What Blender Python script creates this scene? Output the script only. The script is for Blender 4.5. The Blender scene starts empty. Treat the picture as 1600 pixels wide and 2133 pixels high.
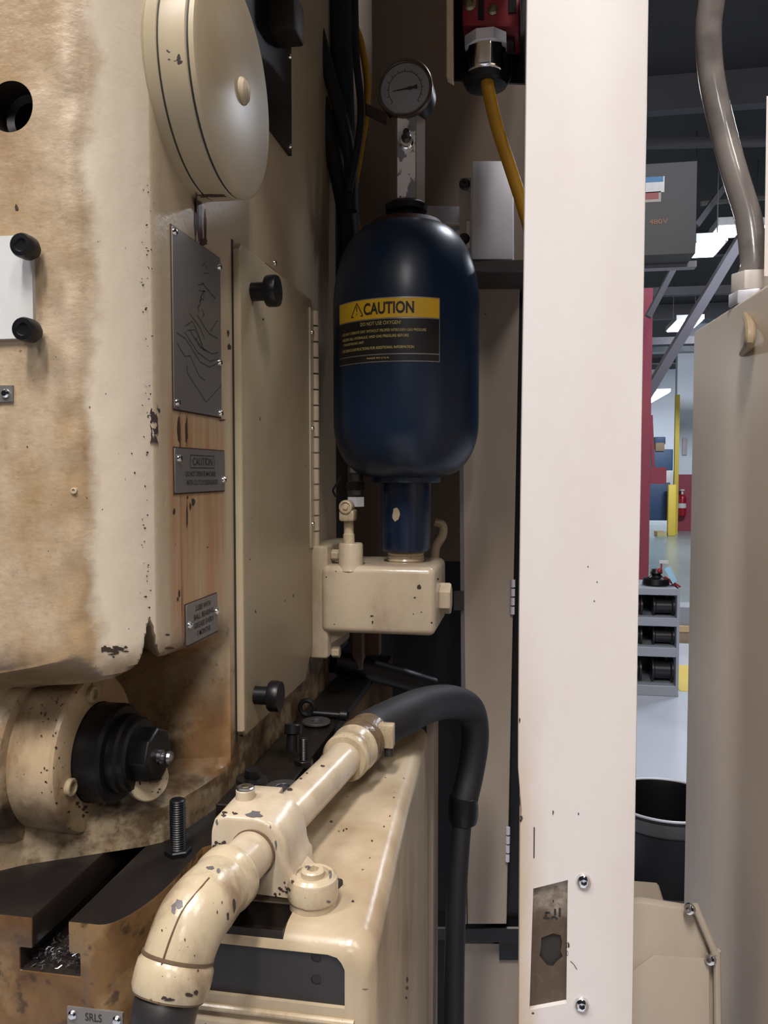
import bpy, bmesh, math, random
from mathutils import Vector, Matrix, noise
random.seed(7)
C = bpy.context.scene.collection
sc = bpy.context.scene
PI = math.pi
# ------------------------------------------------------------------ camera
H = 1.5
PITCH = math.radians(2.745); YAW = math.radians(10.0); F = 1700.0
cam = bpy.data.cameras.new('camera'); cam.sensor_fit = 'VERTICAL'
cam.sensor_height = 24; cam.lens = F/2133*24; cam.clip_start = 0.02; cam.clip_end = 200
co = bpy.data.objects.new('camera', cam); C.objects.link(co)
co.location = (0, 0, H); co.rotation_euler = (PI/2-PITCH, 0, YAW)
sc.camera = co
# ------------------------------------------------------------------ world, lamps, exposure
w = bpy.data.worlds.new('world'); sc.world = w; w.use_nodes = True
w.node_tree.nodes['Background'].inputs[0].default_value = (0.62, 0.66, 0.80, 1)
w.node_tree.nodes['Background'].inputs[1].default_value = 0.028
sc.view_settings.view_transform = 'Standard'; sc.view_settings.look = 'None'
sc.view_settings.gamma = 1; sc.view_settings.use_curve_mapping = False
sc.view_settings.exposure = -0.22

def area(name, loc, size, power, col, target):
    l = bpy.data.lights.new(name, 'AREA'); l.shape = 'RECTANGLE'; l.size, l.size_y = size
    l.energy = power; l.color = col
    o = bpy.data.objects.new(name, l); C.objects.link(o); o.location = loc
    o.rotation_euler = (Vector(target)-Vector(loc)).to_track_quat('-Z', 'Y').to_euler()
area('bay_lamp', (-1.9, -1.0, 4.7), (0.5, 1.2), 105, (1.0, 0.955, 0.93), (-0.2, 0.6, 1.4))
area('bay_lamp', (-0.15, -1.35, 4.7), (0.35, 1.2), 165, (1.0, 0.945, 0.885), (0.0, 0.6, 1.4))
area('bay_lamp', (0.75, -5.2, 4.8), (0.35, 1.2), 75, (1.0, 0.96, 0.93), (0.0, 0.6, 1.4))
area('bay_lamp', (1.6, 3.5, 5.0), (1.3, 0.5), 110, (0.85, 0.9, 1.0), (1.2, 3.5, 0))
area('bay_lamp', (3.0, 8.0, 5.0), (1.3, 0.6), 220, (0.85, 0.9, 1.0), (3.0, 8.5, 0))
area('bay_lamp', (4.5, 16.0, 5.0), (1.3, 0.6), 420, (0.88, 0.92, 1.0), (4.5, 17.0, 0))
area('bay_lamp', (6.5, 27.0, 5.0), (2.0, 1.0), 800, (0.88, 0.92, 1.0), (6.5, 28.0, 0))

area('bay_lamp', (-6.0, 19.0, 5.0), (2.5, 1.2), 380, (1.0, 0.97, 0.94), (-6.0, 19.0, 0))
area('bay_lamp', (-3.2, 10.0, 5.0), (1.8, 0.8), 200, (1.0, 0.97, 0.94), (-3.2, 10.0, 0))
area('bay_lamp', (-10.0, 29.0, 5.0), (2.5, 1.2), 450, (1.0, 0.97, 0.94), (-10.0, 29.0, 0))
area('bay_lamp', (1.35, -1.7, 4.7), (0.35, 1.2), 62, (1.0, 0.95, 0.89), (-0.2, 0.7, 1.4))
# ------------------------------------------------------------------ helpers
cf = Vector((-math.sin(YAW)*math.cos(PITCH), math.cos(YAW)*math.cos(PITCH), -math.sin(PITCH)))
cr = Vector((math.cos(YAW), math.sin(YAW), 0)); cu = cr.cross(cf)
def U(px, py, d=None, X=None, Y=None, Z=None):
    """world point seen at a photograph pixel, at camera depth d or on a world plane"""
    v = cf + cr*(px-800)/F + cu*(1066.5-py)/F
    if d is not None: t = d
    elif X is not None: t = X/v.x
    elif Y is not None: t = Y/v.y
    else: t = (Z-H)/v.z
    return Vector((0, 0, H)) + v*t

def root_of(o):
    v = Vector((0, 0, 0))
    while o is not None:
        v += Vector(o.location); o = o.parent
    return v
def tag(o, label=None, cat=None, group=None, kind=None):
    if label: o['label'] = label
    if cat: o['category'] = cat
    if group: o['group'] = group
    if kind: o['kind'] = kind
    return o
def thing(name, label, cat, loc, group=None):
    o = bpy.data.objects.new(name, None); C.objects.link(o); o.location = loc
    o.empty_display_size = 0.02
    return tag(o, label, cat, group)
def mesh_of(name, bm, mat, angle=28, loc=(0, 0, 0), recalc=True):
    if recalc: bmesh.ops.recalc_face_normals(bm, faces=bm.faces)
    me = bpy.data.meshes.new(name)
    if tuple(loc) != (0, 0, 0): bmesh.ops.translate(bm, vec=-Vector(loc), verts=bm.verts)
    bm.to_mesh(me); bm.free()
    for m in (mat if isinstance(mat, (list, tuple)) else [mat]): me.materials.append(m)
    me.polygons.foreach_set('use_smooth', [True]*len(me.polygons))
    me.set_sharp_from_angle(angle=math.radians(angle))
    return me
def part(name, bm, mat, parent=None, label=None, angle=28, kind=None, recalc=True):
    """mesh drawn in world coordinates, linked as one object"""
    if parent is not None:
        base = root_of(parent); me = mesh_of(name, bm, mat, angle, base, recalc)
        o = bpy.data.objects.new(name, me); C.objects.link(o); o.parent = parent
    else:
        xs = [v.co for v in bm.verts]
        c = Vector(((min(v.x for v in xs)+max(v.x for v in xs))/2, (min(v.y for v in xs)+max(v.y for v in xs))/2, min(v.z for v in xs)))
        me = mesh_of(name, bm, mat, angle, c, recalc)
        o = bpy.data.objects.new(name, me); C.objects.link(o); o.location = c
    if label: o['label'] = label
    if kind: o['kind'] = kind
    return o
def put(name, me, parent, loc, axis=None, label=None, spin=0):
    """another use of shared mesh data; local +Z of the mesh is turned to axis"""
    o = bpy.data.objects.new(name, me); C.objects.link(o)
    if parent is not None: o.parent = parent; loc = Vector(loc)-root_of(parent)
    o.location = loc
    if axis is not None: o.rotation_euler = (Vector(axis).to_track_quat('Z', 'Y') @ Matrix.Rotation(spin, 3, 'Z').to_quaternion()).to_euler()
    if label: o['label'] = label
    return o
NB = bmesh.new
def box(bm, x0, x1, y0, y1, z0, z1):
    vs = [bm.verts.new((x, y, z)) for x in (x0, x1) for y in (y0, y1) for z in (z0, z1)]
    for f in ((0, 1, 3, 2), (4, 6, 7, 5), (0, 4, 5, 1), (2, 3, 7, 6), (0, 2, 6, 4), (1, 5, 7, 3)):
        bm.faces.new([vs[i] for i in f])
    return bm
def prism(bm, pts, axis, a, b):
    def P(p, t):
        return {'Z': (p[0], p[1], t), 'Y': (p[0], t, p[1]), 'X': (t, p[0], p[1])}[axis]
    A = [bm.verts.new(P(p, a)) for p in pts]; B = [bm.verts.new(P(p, b)) for p in pts]
    n = len(pts)
    bm.faces.new(A[::-1]); bm.faces.new(B)
    for i in range(n): bm.faces.new((A[i], A[(i+1) % n], B[(i+1) % n], B[i]))
    return bm
def hexa(bm, quad_a, quad_b):
    """solid between two quads of four world points each"""
    A = [bm.verts.new(p) for p in quad_a]; B = [bm.verts.new(p) for p in quad_b]
    n = len(A)
    bm.faces.new(A[::-1]); bm.faces.new(B)
    for i in range(n): bm.faces.new((A[i], A[(i+1) % n], B[(i+1) % n], B[i]))
    return bm
def frame(axis):
    a = Vector(axis).normalized(); r = Vector((0, 0, 1)) if abs(a.z) < .9 else Vector((1, 0, 0))
    u = a.cross(r).normalized(); return a, u, a.cross(u).normalized()
def lathe(bm, prof, origin=(0, 0, 0), axis=(0, 0, 1), seg=32, phase=0):
    a, u, v = frame(axis); o = Vector(origin); rings = []
    for r, t in prof:
        if r <= 1e-7: rings.append([bm.verts.new(o+a*t)])
        else: rings.append([bm.verts.new(o+a*t+(u*math.cos(phase+2*PI*k/seg)+v*math.sin(phase+2*PI*k/seg))*r) for k in range(seg)])
    for A, B in zip(rings, rings[1:]):
        for k in range(seg):
            j = (k+1) % seg
            if len(A) == 1 and len(B) == 1: break
            if len(A) == 1: bm.faces.new((A[0], B[k], B[j]))
            elif len(B) == 1: bm.faces.new((A[k], B[0], A[j]))
            else: bm.faces.new((A[k], B[k], B[j], A[j]))
    if len(rings[0]) > 1: bm.faces.new(rings[0])
    if len(rings[-1]) > 1: bm.faces.new(rings[-1][::-1])
    return bm
def spline(pts, n=8):
    P = [Vector(p) for p in pts]; P = [2*P[0]-P[1]]+P+[2*P[-1]-P[-2]]; out = []
    for i in range(1, len(P)-2):
        for k in range(n):
            t = k/n; a, b, c, d = P[i-1:i+3]
            out.append(0.5*((2*b)+(c-a)*t+(2*a-5*b+4*c-d)*t*t+(3*b-a-3*c+d)*t**3))
    out.append(P[-2]); return out
def tube(bm, pts, r, seg=16, n=8, bumps=None):
    P = spline(pts, n) if n > 1 else [Vector(p) for p in pts]
    N = len(P); rs = []
    for i in range(N):
        if isinstance(r, (list, tuple)):
            f = i/(N-1)*(len(r)-1); k = min(int(f), len(r)-2); rs.append(r[k]+(r[k+1]-r[k])*(f-k))
        else: rs.append(r)
    t = (P[1]-P[0]).normalized(); _, u, v = frame(t); rings = []
    for i in range(N):
        t2 = (P[min(i+1, N-1)]-P[max(i-1, 0)]).normalized()
        q = t.rotation_difference(t2); u = q @ u; v = q @ v; t = t2
        rings.append([bm.verts.new(P[i]+(u*math.cos(2*PI*k/seg)+v*math.sin(2*PI*k/seg))*rs[i]) for k in range(seg)])
    for A, B in zip(rings, rings[1:]):
        for k in range(seg): bm.faces.new((A[k], A[(k+1) % seg], B[(k+1) % seg], B[k]))
    bm.faces.new(rings[0][::-1]); bm.faces.new(rings[-1])
    return bm
def bar(bm, p, q, w, h):
    p, q = Vector(p), Vector(q); a, u, v = frame(q-p)
    hexa(bm, [p+u*s*w/2+v*t*h/2 for s, t in ((-1, -1), (1, -1), (1, 1), (-1, 1))],
             [q+u*s*w/2+v*t*h/2 for s, t in ((-1, -1), (1, -1), (1, 1), (-1, 1))])
    return bm
def bev(bm, wd, seg=2, ang=30, cond=None):
    bmesh.ops.recalc_face_normals(bm, faces=bm.faces)
    es = [e for e in bm.edges if len(e.link_faces) == 2 and e.calc_face_angle(0) > math.radians(ang) and (cond is None or cond(e))]
    bmesh.ops.bevel(bm, geom=es, offset=wd, segments=seg, profile=0.5, affect='EDGES', clamp_overlap=True)
    return bm
def cut(bm, cutter):
    bmesh.ops.recalc_face_normals(bm, faces=bm.faces); bmesh.ops.recalc_face_normals(cutter, faces=cutter.faces)
    m1 = bpy.data.meshes.new('t1'); bm.to_mesh(m1); m2 = bpy.data.meshes.new('t2'); cutter.to_mesh(m2)
    a = bpy.data.objects.new('t1', m1); b = bpy.data.objects.new('t2', m2); C.objects.link(a); C.objects.link(b)
    md = a.modifiers.new('b', 'BOOLEAN'); md.operation = 'DIFFERENCE'; md.solver = 'EXACT'; md.object = b
    dg = bpy.context.evaluated_depsgraph_get(); dg.update(); ev = a.evaluated_get(dg)
    out = bmesh.new(); out.from_mesh(ev.to_mesh()); ev.to_mesh_clear()
    bpy.data.objects.remove(a); bpy.data.objects.remove(b); bpy.data.meshes.remove(m1); bpy.data.meshes.remove(m2)
    bm.free(); cutter.free(); return out
def lettering(items, fn, mat, parent, name='lettering', offset=0.0, label=None):
    """items: (text, u, v, width, height); fn maps (u, v) to a world point"""
    bm = bmesh.new()
    for tx, u0, v0, wd, ht in items:
        cu_ = bpy.data.curves.new('t', 'FONT'); cu_.body = tx; cu_.offset = offset; cu_.resolution_u = 3
        o = bpy.data.objects.new('t', cu_); C.objects.link(o)
        dg = bpy.context.evaluated_depsgraph_get(); dg.update()
        me = bpy.data.meshes.new_from_object(o.evaluated_get(dg)); bpy.data.objects.remove(o); bpy.data.curves.remove(cu_)
        xs = [v.co.x for v in me.vertices]; ys = [v.co.y for v in me.vertices]
        x0, x1, y0, y1 = min(xs), max(xs), min(ys), max(ys)
        vs = [bm.verts.new(fn(u0+(v.co.x-x0)/(x1-x0)*wd, v0+(v.co.y-y0)/(y1-y0)*ht)) for v in me.vertices]
        for p in me.polygons:
            try: bm.faces.new([vs[i] for i in p.vertices])
            except ValueError: pass
        bpy.data.meshes.remove(me)
    return part(name, bm, mat, parent, label, recalc=False)
def strokes(lines, fn, wd, mat, parent, name):
    """thin flat lines drawn in a surface; lines are lists of (u, v)"""
    bm = bmesh.new()
    for ln in lines:
        for (a, b), (c, d) in zip(ln, ln[1:]):
            l = math.hypot(c-a, d-b) or 1; nx, ny = -(d-b)/l*wd/2, (c-a)/l*wd/2
            bm.faces.new([bm.verts.new(fn(*p)) for p in ((a-nx, b-ny), (c-nx, d-ny), (c+nx, d+ny), (a+nx, b+ny))])
    return part(name, bm, mat, parent, recalc=False)

# ------------------------------------------------------------------ materials
class G:
    def __init__(s, name):
        s.m = bpy.data.materials.new(name); s.m.use_nodes = True; s.t = s.m.node_tree
        s.b = s.t.nodes['Principled BSDF']; g = s.n('ShaderNodeNewGeometry'); s.pos = g.outputs['Position']
        sx = s.n('ShaderNodeSeparateXYZ'); s.l(s.pos, sx.inputs[0]); s.x, s.y, s.z = sx.outputs
        sn = s.n('ShaderNodeSeparateXYZ'); s.l(g.outputs['Normal'], sn.inputs[0]); s.nx, s.ny, s.nz = sn.outputs
    def n(s, t): return s.t.nodes.new(t)
    def l(s, a, b): s.t.links.new(a, b)
    def put(s, sock, v):
        if isinstance(v, (int, float)): sock.default_value = v
        elif isinstance(v, tuple): sock.default_value = v+(1,) if len(v) == 3 and len(sock.default_value) == 4 else v
        else: s.l(v, sock)
    def noise(s, scale, detail=4, rough=.55, stretch=(1, 1, 1), dist=0):
        v = s.pos
        mp = s.n('ShaderNodeMapping'); s.l(v, mp.inputs[0]); mp.inputs['Scale'].default_value = stretch
        mp.inputs['Location'].default_value = (random.random()*9, random.random()*9, random.random()*9)
        t = s.n('ShaderNodeTexNoise'); s.l(mp.outputs[0], t.inputs['Vector'])
        t.inputs['Scale'].default_value = scale; t.inputs['Detail'].default_value = detail
        t.inputs['Roughness'].default_value = rough; t.inputs['Distortion'].default_value = dist
        return t.outputs['Fac']
    def ramp(s, v, a, b, c=0.0, d=1.0):
        m = s.n('ShaderNodeMapRange'); m.interpolation_type = 'SMOOTHSTEP'
        s.put(m.inputs[0], v)
        if a > b: a, b, c, d = b, a, d, c
        for i, k in zip((1, 2, 3, 4), (a, b, c, d)): m.inputs[i].default_value = k
        return m.outputs[0]
    def op(s, o, a, b=0.0):
        m = s.n('ShaderNodeMath'); m.operation = o; s.put(m.inputs[0], a); s.put(m.inputs[1], b); return m.outputs[0]
    def band(s, v, a, b, soft):
        return s.op('MULTIPLY', s.ramp(v, a-soft, a+soft), s.ramp(v, b+soft, b-soft))
    def mul(s, *a):
        o = a[0]
        for k in a[1:]: o = s.op('MULTIPLY', o, k)
        return o
    def mix(s, f, a, b):
        m = s.n('ShaderNodeMix'); m.data_type = 'RGBA'; s.put(m.inputs[0], f); s.put(m.inputs[6], a); s.put(m.inputs[7], b); return m.outputs[2]
    def bump(s, h, strength, dist=.002):
        b = s.n('ShaderNodeBump'); b.inputs['Strength'].default_value = strength; b.inputs['Distance'].default_value = dist
        s.put(b.inputs['Height'], h); s.l(b.outputs[0], s.b.inputs['Normal'])
    def fin(s, col, rough=.4, metal=0.0, spec=.5):
        s.put(s.b.inputs['Base Color'], col); s.put(s.b.inputs['Roughness'], rough); s.put(s.b.inputs['Metallic'], metal)
        s.b.inputs['Specular IOR Level'].default_value = spec; return s.m
def paint(name, col, grime=(.16, .10, .05), amt=.5, sc_=14, rough=.38, bump=.25, bsc=120, speck=0.0, metal=0.0, stretch=(1, 1, .5), steel=None):
    g = G(name)
    a = g.ramp(g.noise(sc_, 6, .6, stretch), .42, .75)
    c = g.mix(g.mul(a, amt), col, grime)
    c = g.mix(g.mul(g.noise(sc_*.35, 3), .25), c, tuple(k*.72 for k in col))
    r = rough
    if speck > 0:
        k = g.ramp(g.noise(sc_*9, 3, .6), .73-speck*.1, .745-speck*.1)
        c = g.mix(k, c, steel or (.03, .022, .02)); r = g.op('ADD', g.mul(k, .2), rough)
    g.bump(g.noise(bsc, 3), bump, .001)
    return g.fin(c, r, metal)
def plain(name, col, rough=.5, metal=0.0, var=.3, sc_=40, bump=.1):
    g = G(name); c = g.mix(g.mul(g.noise(sc_, 5), var), col, tuple(k*.35 for k in col))
    if bump: g.bump(g.noise(sc_*4, 3), bump, .0008)
    return g.fin(c, rough, metal)
def glow(name, col, s):
    g = G(name); g.b.inputs['Emission Color'].default_value = col+(1,); g.b.inputs['Emission Strength'].default_value = s
    return g.fin(col, .5)

IV = (.53, .44, .325)
BROWN = (.25, .145, .06)
DARK = (.035, .024, .018)
# big casting: ivory enamel, oil-stained on its front, rust streaks under the plates
g = G('casting_paint')
c = g.mix(g.mul(g.noise(5, 4), .4), (.49, .40, .28), (.38, .29, .18))
pale_corner = g.mul(g.ramp(g.x, -.2665, -.2672), g.ramp(g.y, .560, .556), g.ramp(g.z, 1.34, 1.37))  # paler, whiter tone on the rounded front corner
c = g.mix(pale_corner, c, g.mix(g.mul(g.noise(9, 4, .6, (1, 1, .3)), .5), (.70, .62, .51), (.55, .46, .34)))
front = g.mul(g.ramp(g.op('ADD', g.x, g.mul(g.noise(22, 5), .03)), -.270, -.281), g.ramp(g.z, 1.30, 1.36))
blot = g.ramp(g.noise(13, 6, .65, (1, 1, .7)), .34, .66)
c = g.mix(g.mul(front, g.op('ADD', g.mul(blot, .35), .60)), c, (.31, .205, .105))
c = g.mix(g.mul(front, g.ramp(g.noise(9, 5, .6), .48, .7), .55), c, (.21, .125, .06))
fine = g.ramp(g.noise(120, 4, .7), .5, .75)
c = g.mix(g.mul(front, fine, .3), c, (.14, .09, .045))
side = g.mul(g.band(g.y, .578, .690, .008), g.ramp(g.x, -.272, -.269), g.band(g.z, 1.37, 1.555, .03))
st = g.ramp(g.noise(6, 5, .6, (1, 9, .6)), .33, .62)
c = g.mix(g.mul(side, g.op('ADD', g.mul(st, .6), .25)), c, (.36, .17, .055))
st2 = g.ramp(g.noise(5, 5, .6, (1, 16, .4)), .60, .67)
c = g.mix(g.mul(side, st2, .85), c, (.10, .03, .012))
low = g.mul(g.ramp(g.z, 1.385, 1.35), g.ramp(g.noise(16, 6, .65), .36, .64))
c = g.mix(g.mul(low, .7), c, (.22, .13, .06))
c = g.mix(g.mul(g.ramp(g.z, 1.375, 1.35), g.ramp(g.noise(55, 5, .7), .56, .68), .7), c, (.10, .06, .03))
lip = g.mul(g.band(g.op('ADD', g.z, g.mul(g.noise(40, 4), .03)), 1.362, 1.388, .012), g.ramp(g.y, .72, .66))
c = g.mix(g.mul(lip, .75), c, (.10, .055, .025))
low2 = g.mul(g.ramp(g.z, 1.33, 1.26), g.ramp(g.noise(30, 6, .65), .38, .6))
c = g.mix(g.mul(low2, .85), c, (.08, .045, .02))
pocket_grease_shade = g.mul(g.band(g.op('ADD', g.z, g.mul(g.noise(50, 4), .02)), 1.244, 1.272, .008), g.band(g.x, -.40, -.300, .015))  # greasy black above the foot, with the pocket's shade painted in
c = g.mix(g.mul(pocket_grease_shade, .9), c, (.018, .012, .010))
pits = g.mul(g.ramp(g.noise(230, 3, .6), .70, .74), g.ramp(g.noise(12, 3), .5, .62))
c = g.mix(pits, c, DARK)
org = g.mul(g.ramp(g.x, -.318, -.292), g.band(g.y, .665, .705, .012), g.band(g.z, 1.235, 1.352, .012), g.ramp(g.noise(9, 5, .6, (1, 3, .6)), .35, .6))
c = g.mix(g.mul(org, .75), c, (.40, .20, .075))
drip = g.mul(g.band(g.op('ADD', g.y, g.mul(g.noise(50, 3), .01)), .636, .652, .0015), g.band(g.z, 1.675, 1.740, .004), g.ramp(g.x, -.272, -.269), g.ramp(g.noise(110, 3, .6, (1, 1, .22)), .42, .48))
c = g.mix(drip, c, (.05, .015, .008))
chip = g.mul(g.band(g.z, 1.520, 1.548, .003), g.band(g.op('ADD', g.y, g.mul(g.noise(140, 3), .008)), .555, .5635, .0003), g.ramp(g.noise(110, 4, .6), .45, .49), g.ramp(g.x, -.274, -.271))
c = g.mix(chip, c, (.05, .035, .04))
hgt = g.op('ADD', g.mul(g.noise(75, 4, .6, (1, 1, 1.6)), g.op('ADD', g.mul(front, .8), .35)), g.mul(g.noise(260, 2), .2))
g.bump(hgt, .22, .003)
CAST = g.fin(c, g.op('SUBTRACT', g.op('ADD', .31, g.mul(front, .2)), g.mul(pale_corner, .09)))
IVORY = paint('ivory_enamel', IV, (.20, .12, .06), .55, 18, .25, .3, 90, .12)
IVORY2 = paint('ivory_enamel_worn', (.50, .41, .28), (.15, .08, .04), .85, 40, .26, .35, 110, .22, steel=(.05, .04, .045))
HOUSP = paint('housing_enamel', (.46, .37, .255), (.24, .15, .075), .75, 9, .26, .3, 90, .15)
GRIMY = paint('ivory_grimy', (.43, .32, .20), (.12, .065, .03), 1.0, 24, .32, .45, 110, .45)
DOORP = paint('ivory_sheet', (.41, .34, .23), (.27, .19, .11), .5, 7, .38, .12, 60, .1)
g = G('post_cream_paint')
c = g.mix(g.mul(g.ramp(g.noise(8, 6, .6, (1, 1, .5)), .42, .75), .3), (.62, .585, .575), (.50, .42, .36))
e_ = g.mul(g.ramp(g.op('ADD', g.x, g.mul(g.noise(30, 5, .6, (1, 1, .3)), .024)), .030, .006), g.ramp(g.z, 1.45, 1.15))
c = g.mix(g.mul(e_, .75), c, (.42, .30, .19)); g.bump(g.noise(60, 3), .08, .001); POSTP = g.fin(c, .42)
CREAM = paint('light_cream_sheet', (.66, .615, .59), (.50, .40, .32), .35, 8, .42, .08, 60, .0)
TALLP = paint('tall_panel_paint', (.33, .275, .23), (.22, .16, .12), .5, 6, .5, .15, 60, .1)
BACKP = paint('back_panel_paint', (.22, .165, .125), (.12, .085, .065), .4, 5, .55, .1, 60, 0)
RPAN = paint('right_panel_paint', (.74, .62, .50), (.58, .46, .34), .4, 4, .36, .10, 30, 0, stretch=(1, 1, 1))
RPAN.node_tree.nodes['Principled BSDF'].inputs['Specular IOR Level'].default_value = .3
COVP = paint('cover_paint', (.45, .385, .315), (.30, .22, .15), .5, 8, .35, .1, 40, .1)
BLUE = paint('navy_gloss', (.003, .015, .042), (.002, .004, .010), .5, 12, .33, .18, 45, 0)
NECKB = paint('navy_chipped', (.003, .014, .045), (.002, .004, .010), .5, 30, .28, .4, 80, .0)
BLACK = plain('black_oxide', (.007, .007, .009), .38, .3)
RUB = plain('black_rubber', (.007, .007, .010), .62, 0, .3, 30)
DSTEEL = plain('dark_steel', (.07, .066, .068), .42, .7)
TOPSTEEL = plain('oily_table_steel', (.032, .026, .024), .34, .6, .7, 12, .4)
STEEL = plain('bare_steel', (.45, .45, .46), .3, 1.0)
CHROME = plain('chrome', (.78, .78, .80), .12, 1.0, .1)
ALU = plain('grey_aluminium', (.68, .68, .76), .45, .25, .25, 25)
PLATE = plain('etched_plate', (.27, .25, .235), .42, .6, .25, 18)
INK = plain('black_ink', (.02, .017, .015), .6, 0, 0, 40, 0)
GREASE = plain('black_grease_shade', (.02, .014, .011), .35)  # grease in the T-slot; painted darkness inside holes and the housing opening
RUSTD = plain('dark_rust', (.06, .022, .012), .55, 0, .4)
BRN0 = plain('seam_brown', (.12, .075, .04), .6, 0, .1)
SCR = plain('scratch_line', (.055, .048, .042), .6, .3, 0, 40, 0)
YEL = paint('yellow_cable', (.42, .22, .012), (.16, .08, .01), .4, 60, .4, .1)
YLAB = plain('label_yellow', (.74, .44, .02), .4, 0, .12, 20, 0)
KLAB = plain('label_black', (.012, .011, .012), .35, 0, .1, 20, 0)
SLAB = plain('label_silver', (.42, .41, .42), .3, .8, .1)
TLAB = plain('label_print', (.62, .50, .16), .5, 0, 0, 20, 0)
REDP = plain('red_plastic', (.28, .018, .03), .35)
REDC = plain('maroon_paint', (.26, .035, .06), .5, 0, .2, 5)
MAROON = plain('maroon_ring', (.075, .018, .015), .6)
WHITE = paint('white_plate', (.60, .60, .60), (.45, .40, .33), .4, 20, .3, .05)
g = G('rusty_casting')
c = g.mix(g.ramp(g.noise(14, 6, .65), .3, .7), (.165, .09, .036), (.075, .036, .014))
c = g.mix(g.mul(g.ramp(g.noise(26, 5), .52, .66), .6), c, (.24, .155, .075))
c = g.mix(g.mul(g.ramp(g.noise(60, 5), .56, .66), .75), c, (.03, .018, .012))
g.bump(g.noise(70, 5), .5, .002); RUST = g.fin(c, .32)
g = G('flaked_paint_steel')
k = g.ramp(g.noise(42, 4, .6), .43, .47)
c = g.mix(k, (.24, .24, .28), (.80, .77, .80)); g.bump(g.op('ADD', k, g.mul(g.noise(200, 3), .5)), .7, .001)
FLAKE = g.fin(c, .35, .0)
FLAKE_D = paint('brown_block_paint', (.20, .15, .11), (.10, .07, .05), .5, 30, .5, .2)
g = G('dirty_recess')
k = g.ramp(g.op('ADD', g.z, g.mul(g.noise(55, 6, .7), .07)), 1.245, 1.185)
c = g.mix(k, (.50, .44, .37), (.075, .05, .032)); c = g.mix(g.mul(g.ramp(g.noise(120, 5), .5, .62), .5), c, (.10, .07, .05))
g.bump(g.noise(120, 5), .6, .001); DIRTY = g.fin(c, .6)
g = G('dial_glass_paint'); DIAL = g.fin(g.mix(g.mul(g.noise(30, 4), .4), (.72, .72, .78), (.42, .42, .48)), .25)
g = G('gauge_glass'); GLASS = g.m
tr_ = g.n('ShaderNodeBsdfTransparent'); gl_ = g.n('ShaderNodeBsdfGlossy'); gl_.inputs['Roughness'].default_value = .12
fr_ = g.n('ShaderNodeFresnel'); fr_.inputs[0].default_value = 1.6; ms_ = g.n('ShaderNodeMixShader')
g.l(fr_.outputs[0], ms_.inputs[0]); g.l(tr_.outputs[0], ms_.inputs[1]); g.l(gl_.outputs[0], ms_.inputs[2])
g.l(ms_.outputs[0], g.t.nodes['Material Output'].inputs[0])
g = G('clear_vinyl')
c = g.mix(g.ramp(g.noise(14, 4), .4, .6), (.19, .17, .16), (.12, .105, .10)); g.bump(g.noise(30, 3), .2, .002); VINYL = g.fin(c, .18)
g = G('concrete_floor')
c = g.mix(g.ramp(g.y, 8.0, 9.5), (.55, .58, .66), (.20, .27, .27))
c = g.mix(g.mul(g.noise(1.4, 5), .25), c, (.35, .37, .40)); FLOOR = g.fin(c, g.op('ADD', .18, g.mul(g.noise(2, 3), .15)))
WALLW = plain('white_wall', (.62, .66, .74), .6, 0, .1, 1, 0)
CEIL = plain('dark_deck', (.045, .04, .045), .8, 0, .4, 1, 0)
TRUSS = plain('truss_paint', (.10, .095, .11), .6, .2, .3, 3, 0)
GREYP = plain('grey_enamel', (.30, .32, .36), .45, 0, .15, 4, 0)
BLUEM = plain('blue_machine_paint', (.045, .10, .21), .5, 0, .3, 3, 0)
YELC = plain('yellow_column_paint', (.55, .42, .05), .5, 0, .15, 3, 0)
YELF = plain('floor_yellow', (.75, .55, .08), .5, 0, .15, 3, 0)
TAN = plain('cardboard', (.33, .24, .16), .7, 0, .2, 10, 0)
DGREY = plain('dark_cabinet', (.035, .031, .030), .5, 0, .2, 3, 0)
LAMPM = glow('lamp_panel', (.9, .94, 1.0), 9.0)

def Rz(z): return H+z
XS = -.266     # machine side plane
# ------------------------------------------------------------------ setting
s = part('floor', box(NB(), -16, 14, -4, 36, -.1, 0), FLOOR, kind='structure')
s = part('ceiling', box(NB(), -16, 14, -4, 36, 5.6, 5.7), CEIL, kind='structure')
s = part('wall_back', box(NB(), -16, 14, 34, 34.2, 0, 5.6), WALLW, kind='structure')
# white partition wall with a red band at its foot
pw = U(1408, 985, d=21.0); bm = NB(); box(bm, pw.x, pw.x+5, pw.y, pw.y+.3, 0, 5.6)
wr = part('wall_right', bm, WALLW, kind='structure')
part('red_band', box(NB(), pw.x+.005, pw.x+4.9, pw.y-.012, pw.y+.001, 0, 1.46), REDC, wr)
a = U(1417, 1440, Z=0); b = U(1417, 1386, Z=0)
s = part('floor_marking', box(NB(), a.x, a.x+1.1, a.y, b.y, 0, .004), YELF, kind='structure')
tag(s, 'yellow painted floor line right of the grey shelf cart', 'marking'); del s['kind']

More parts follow.
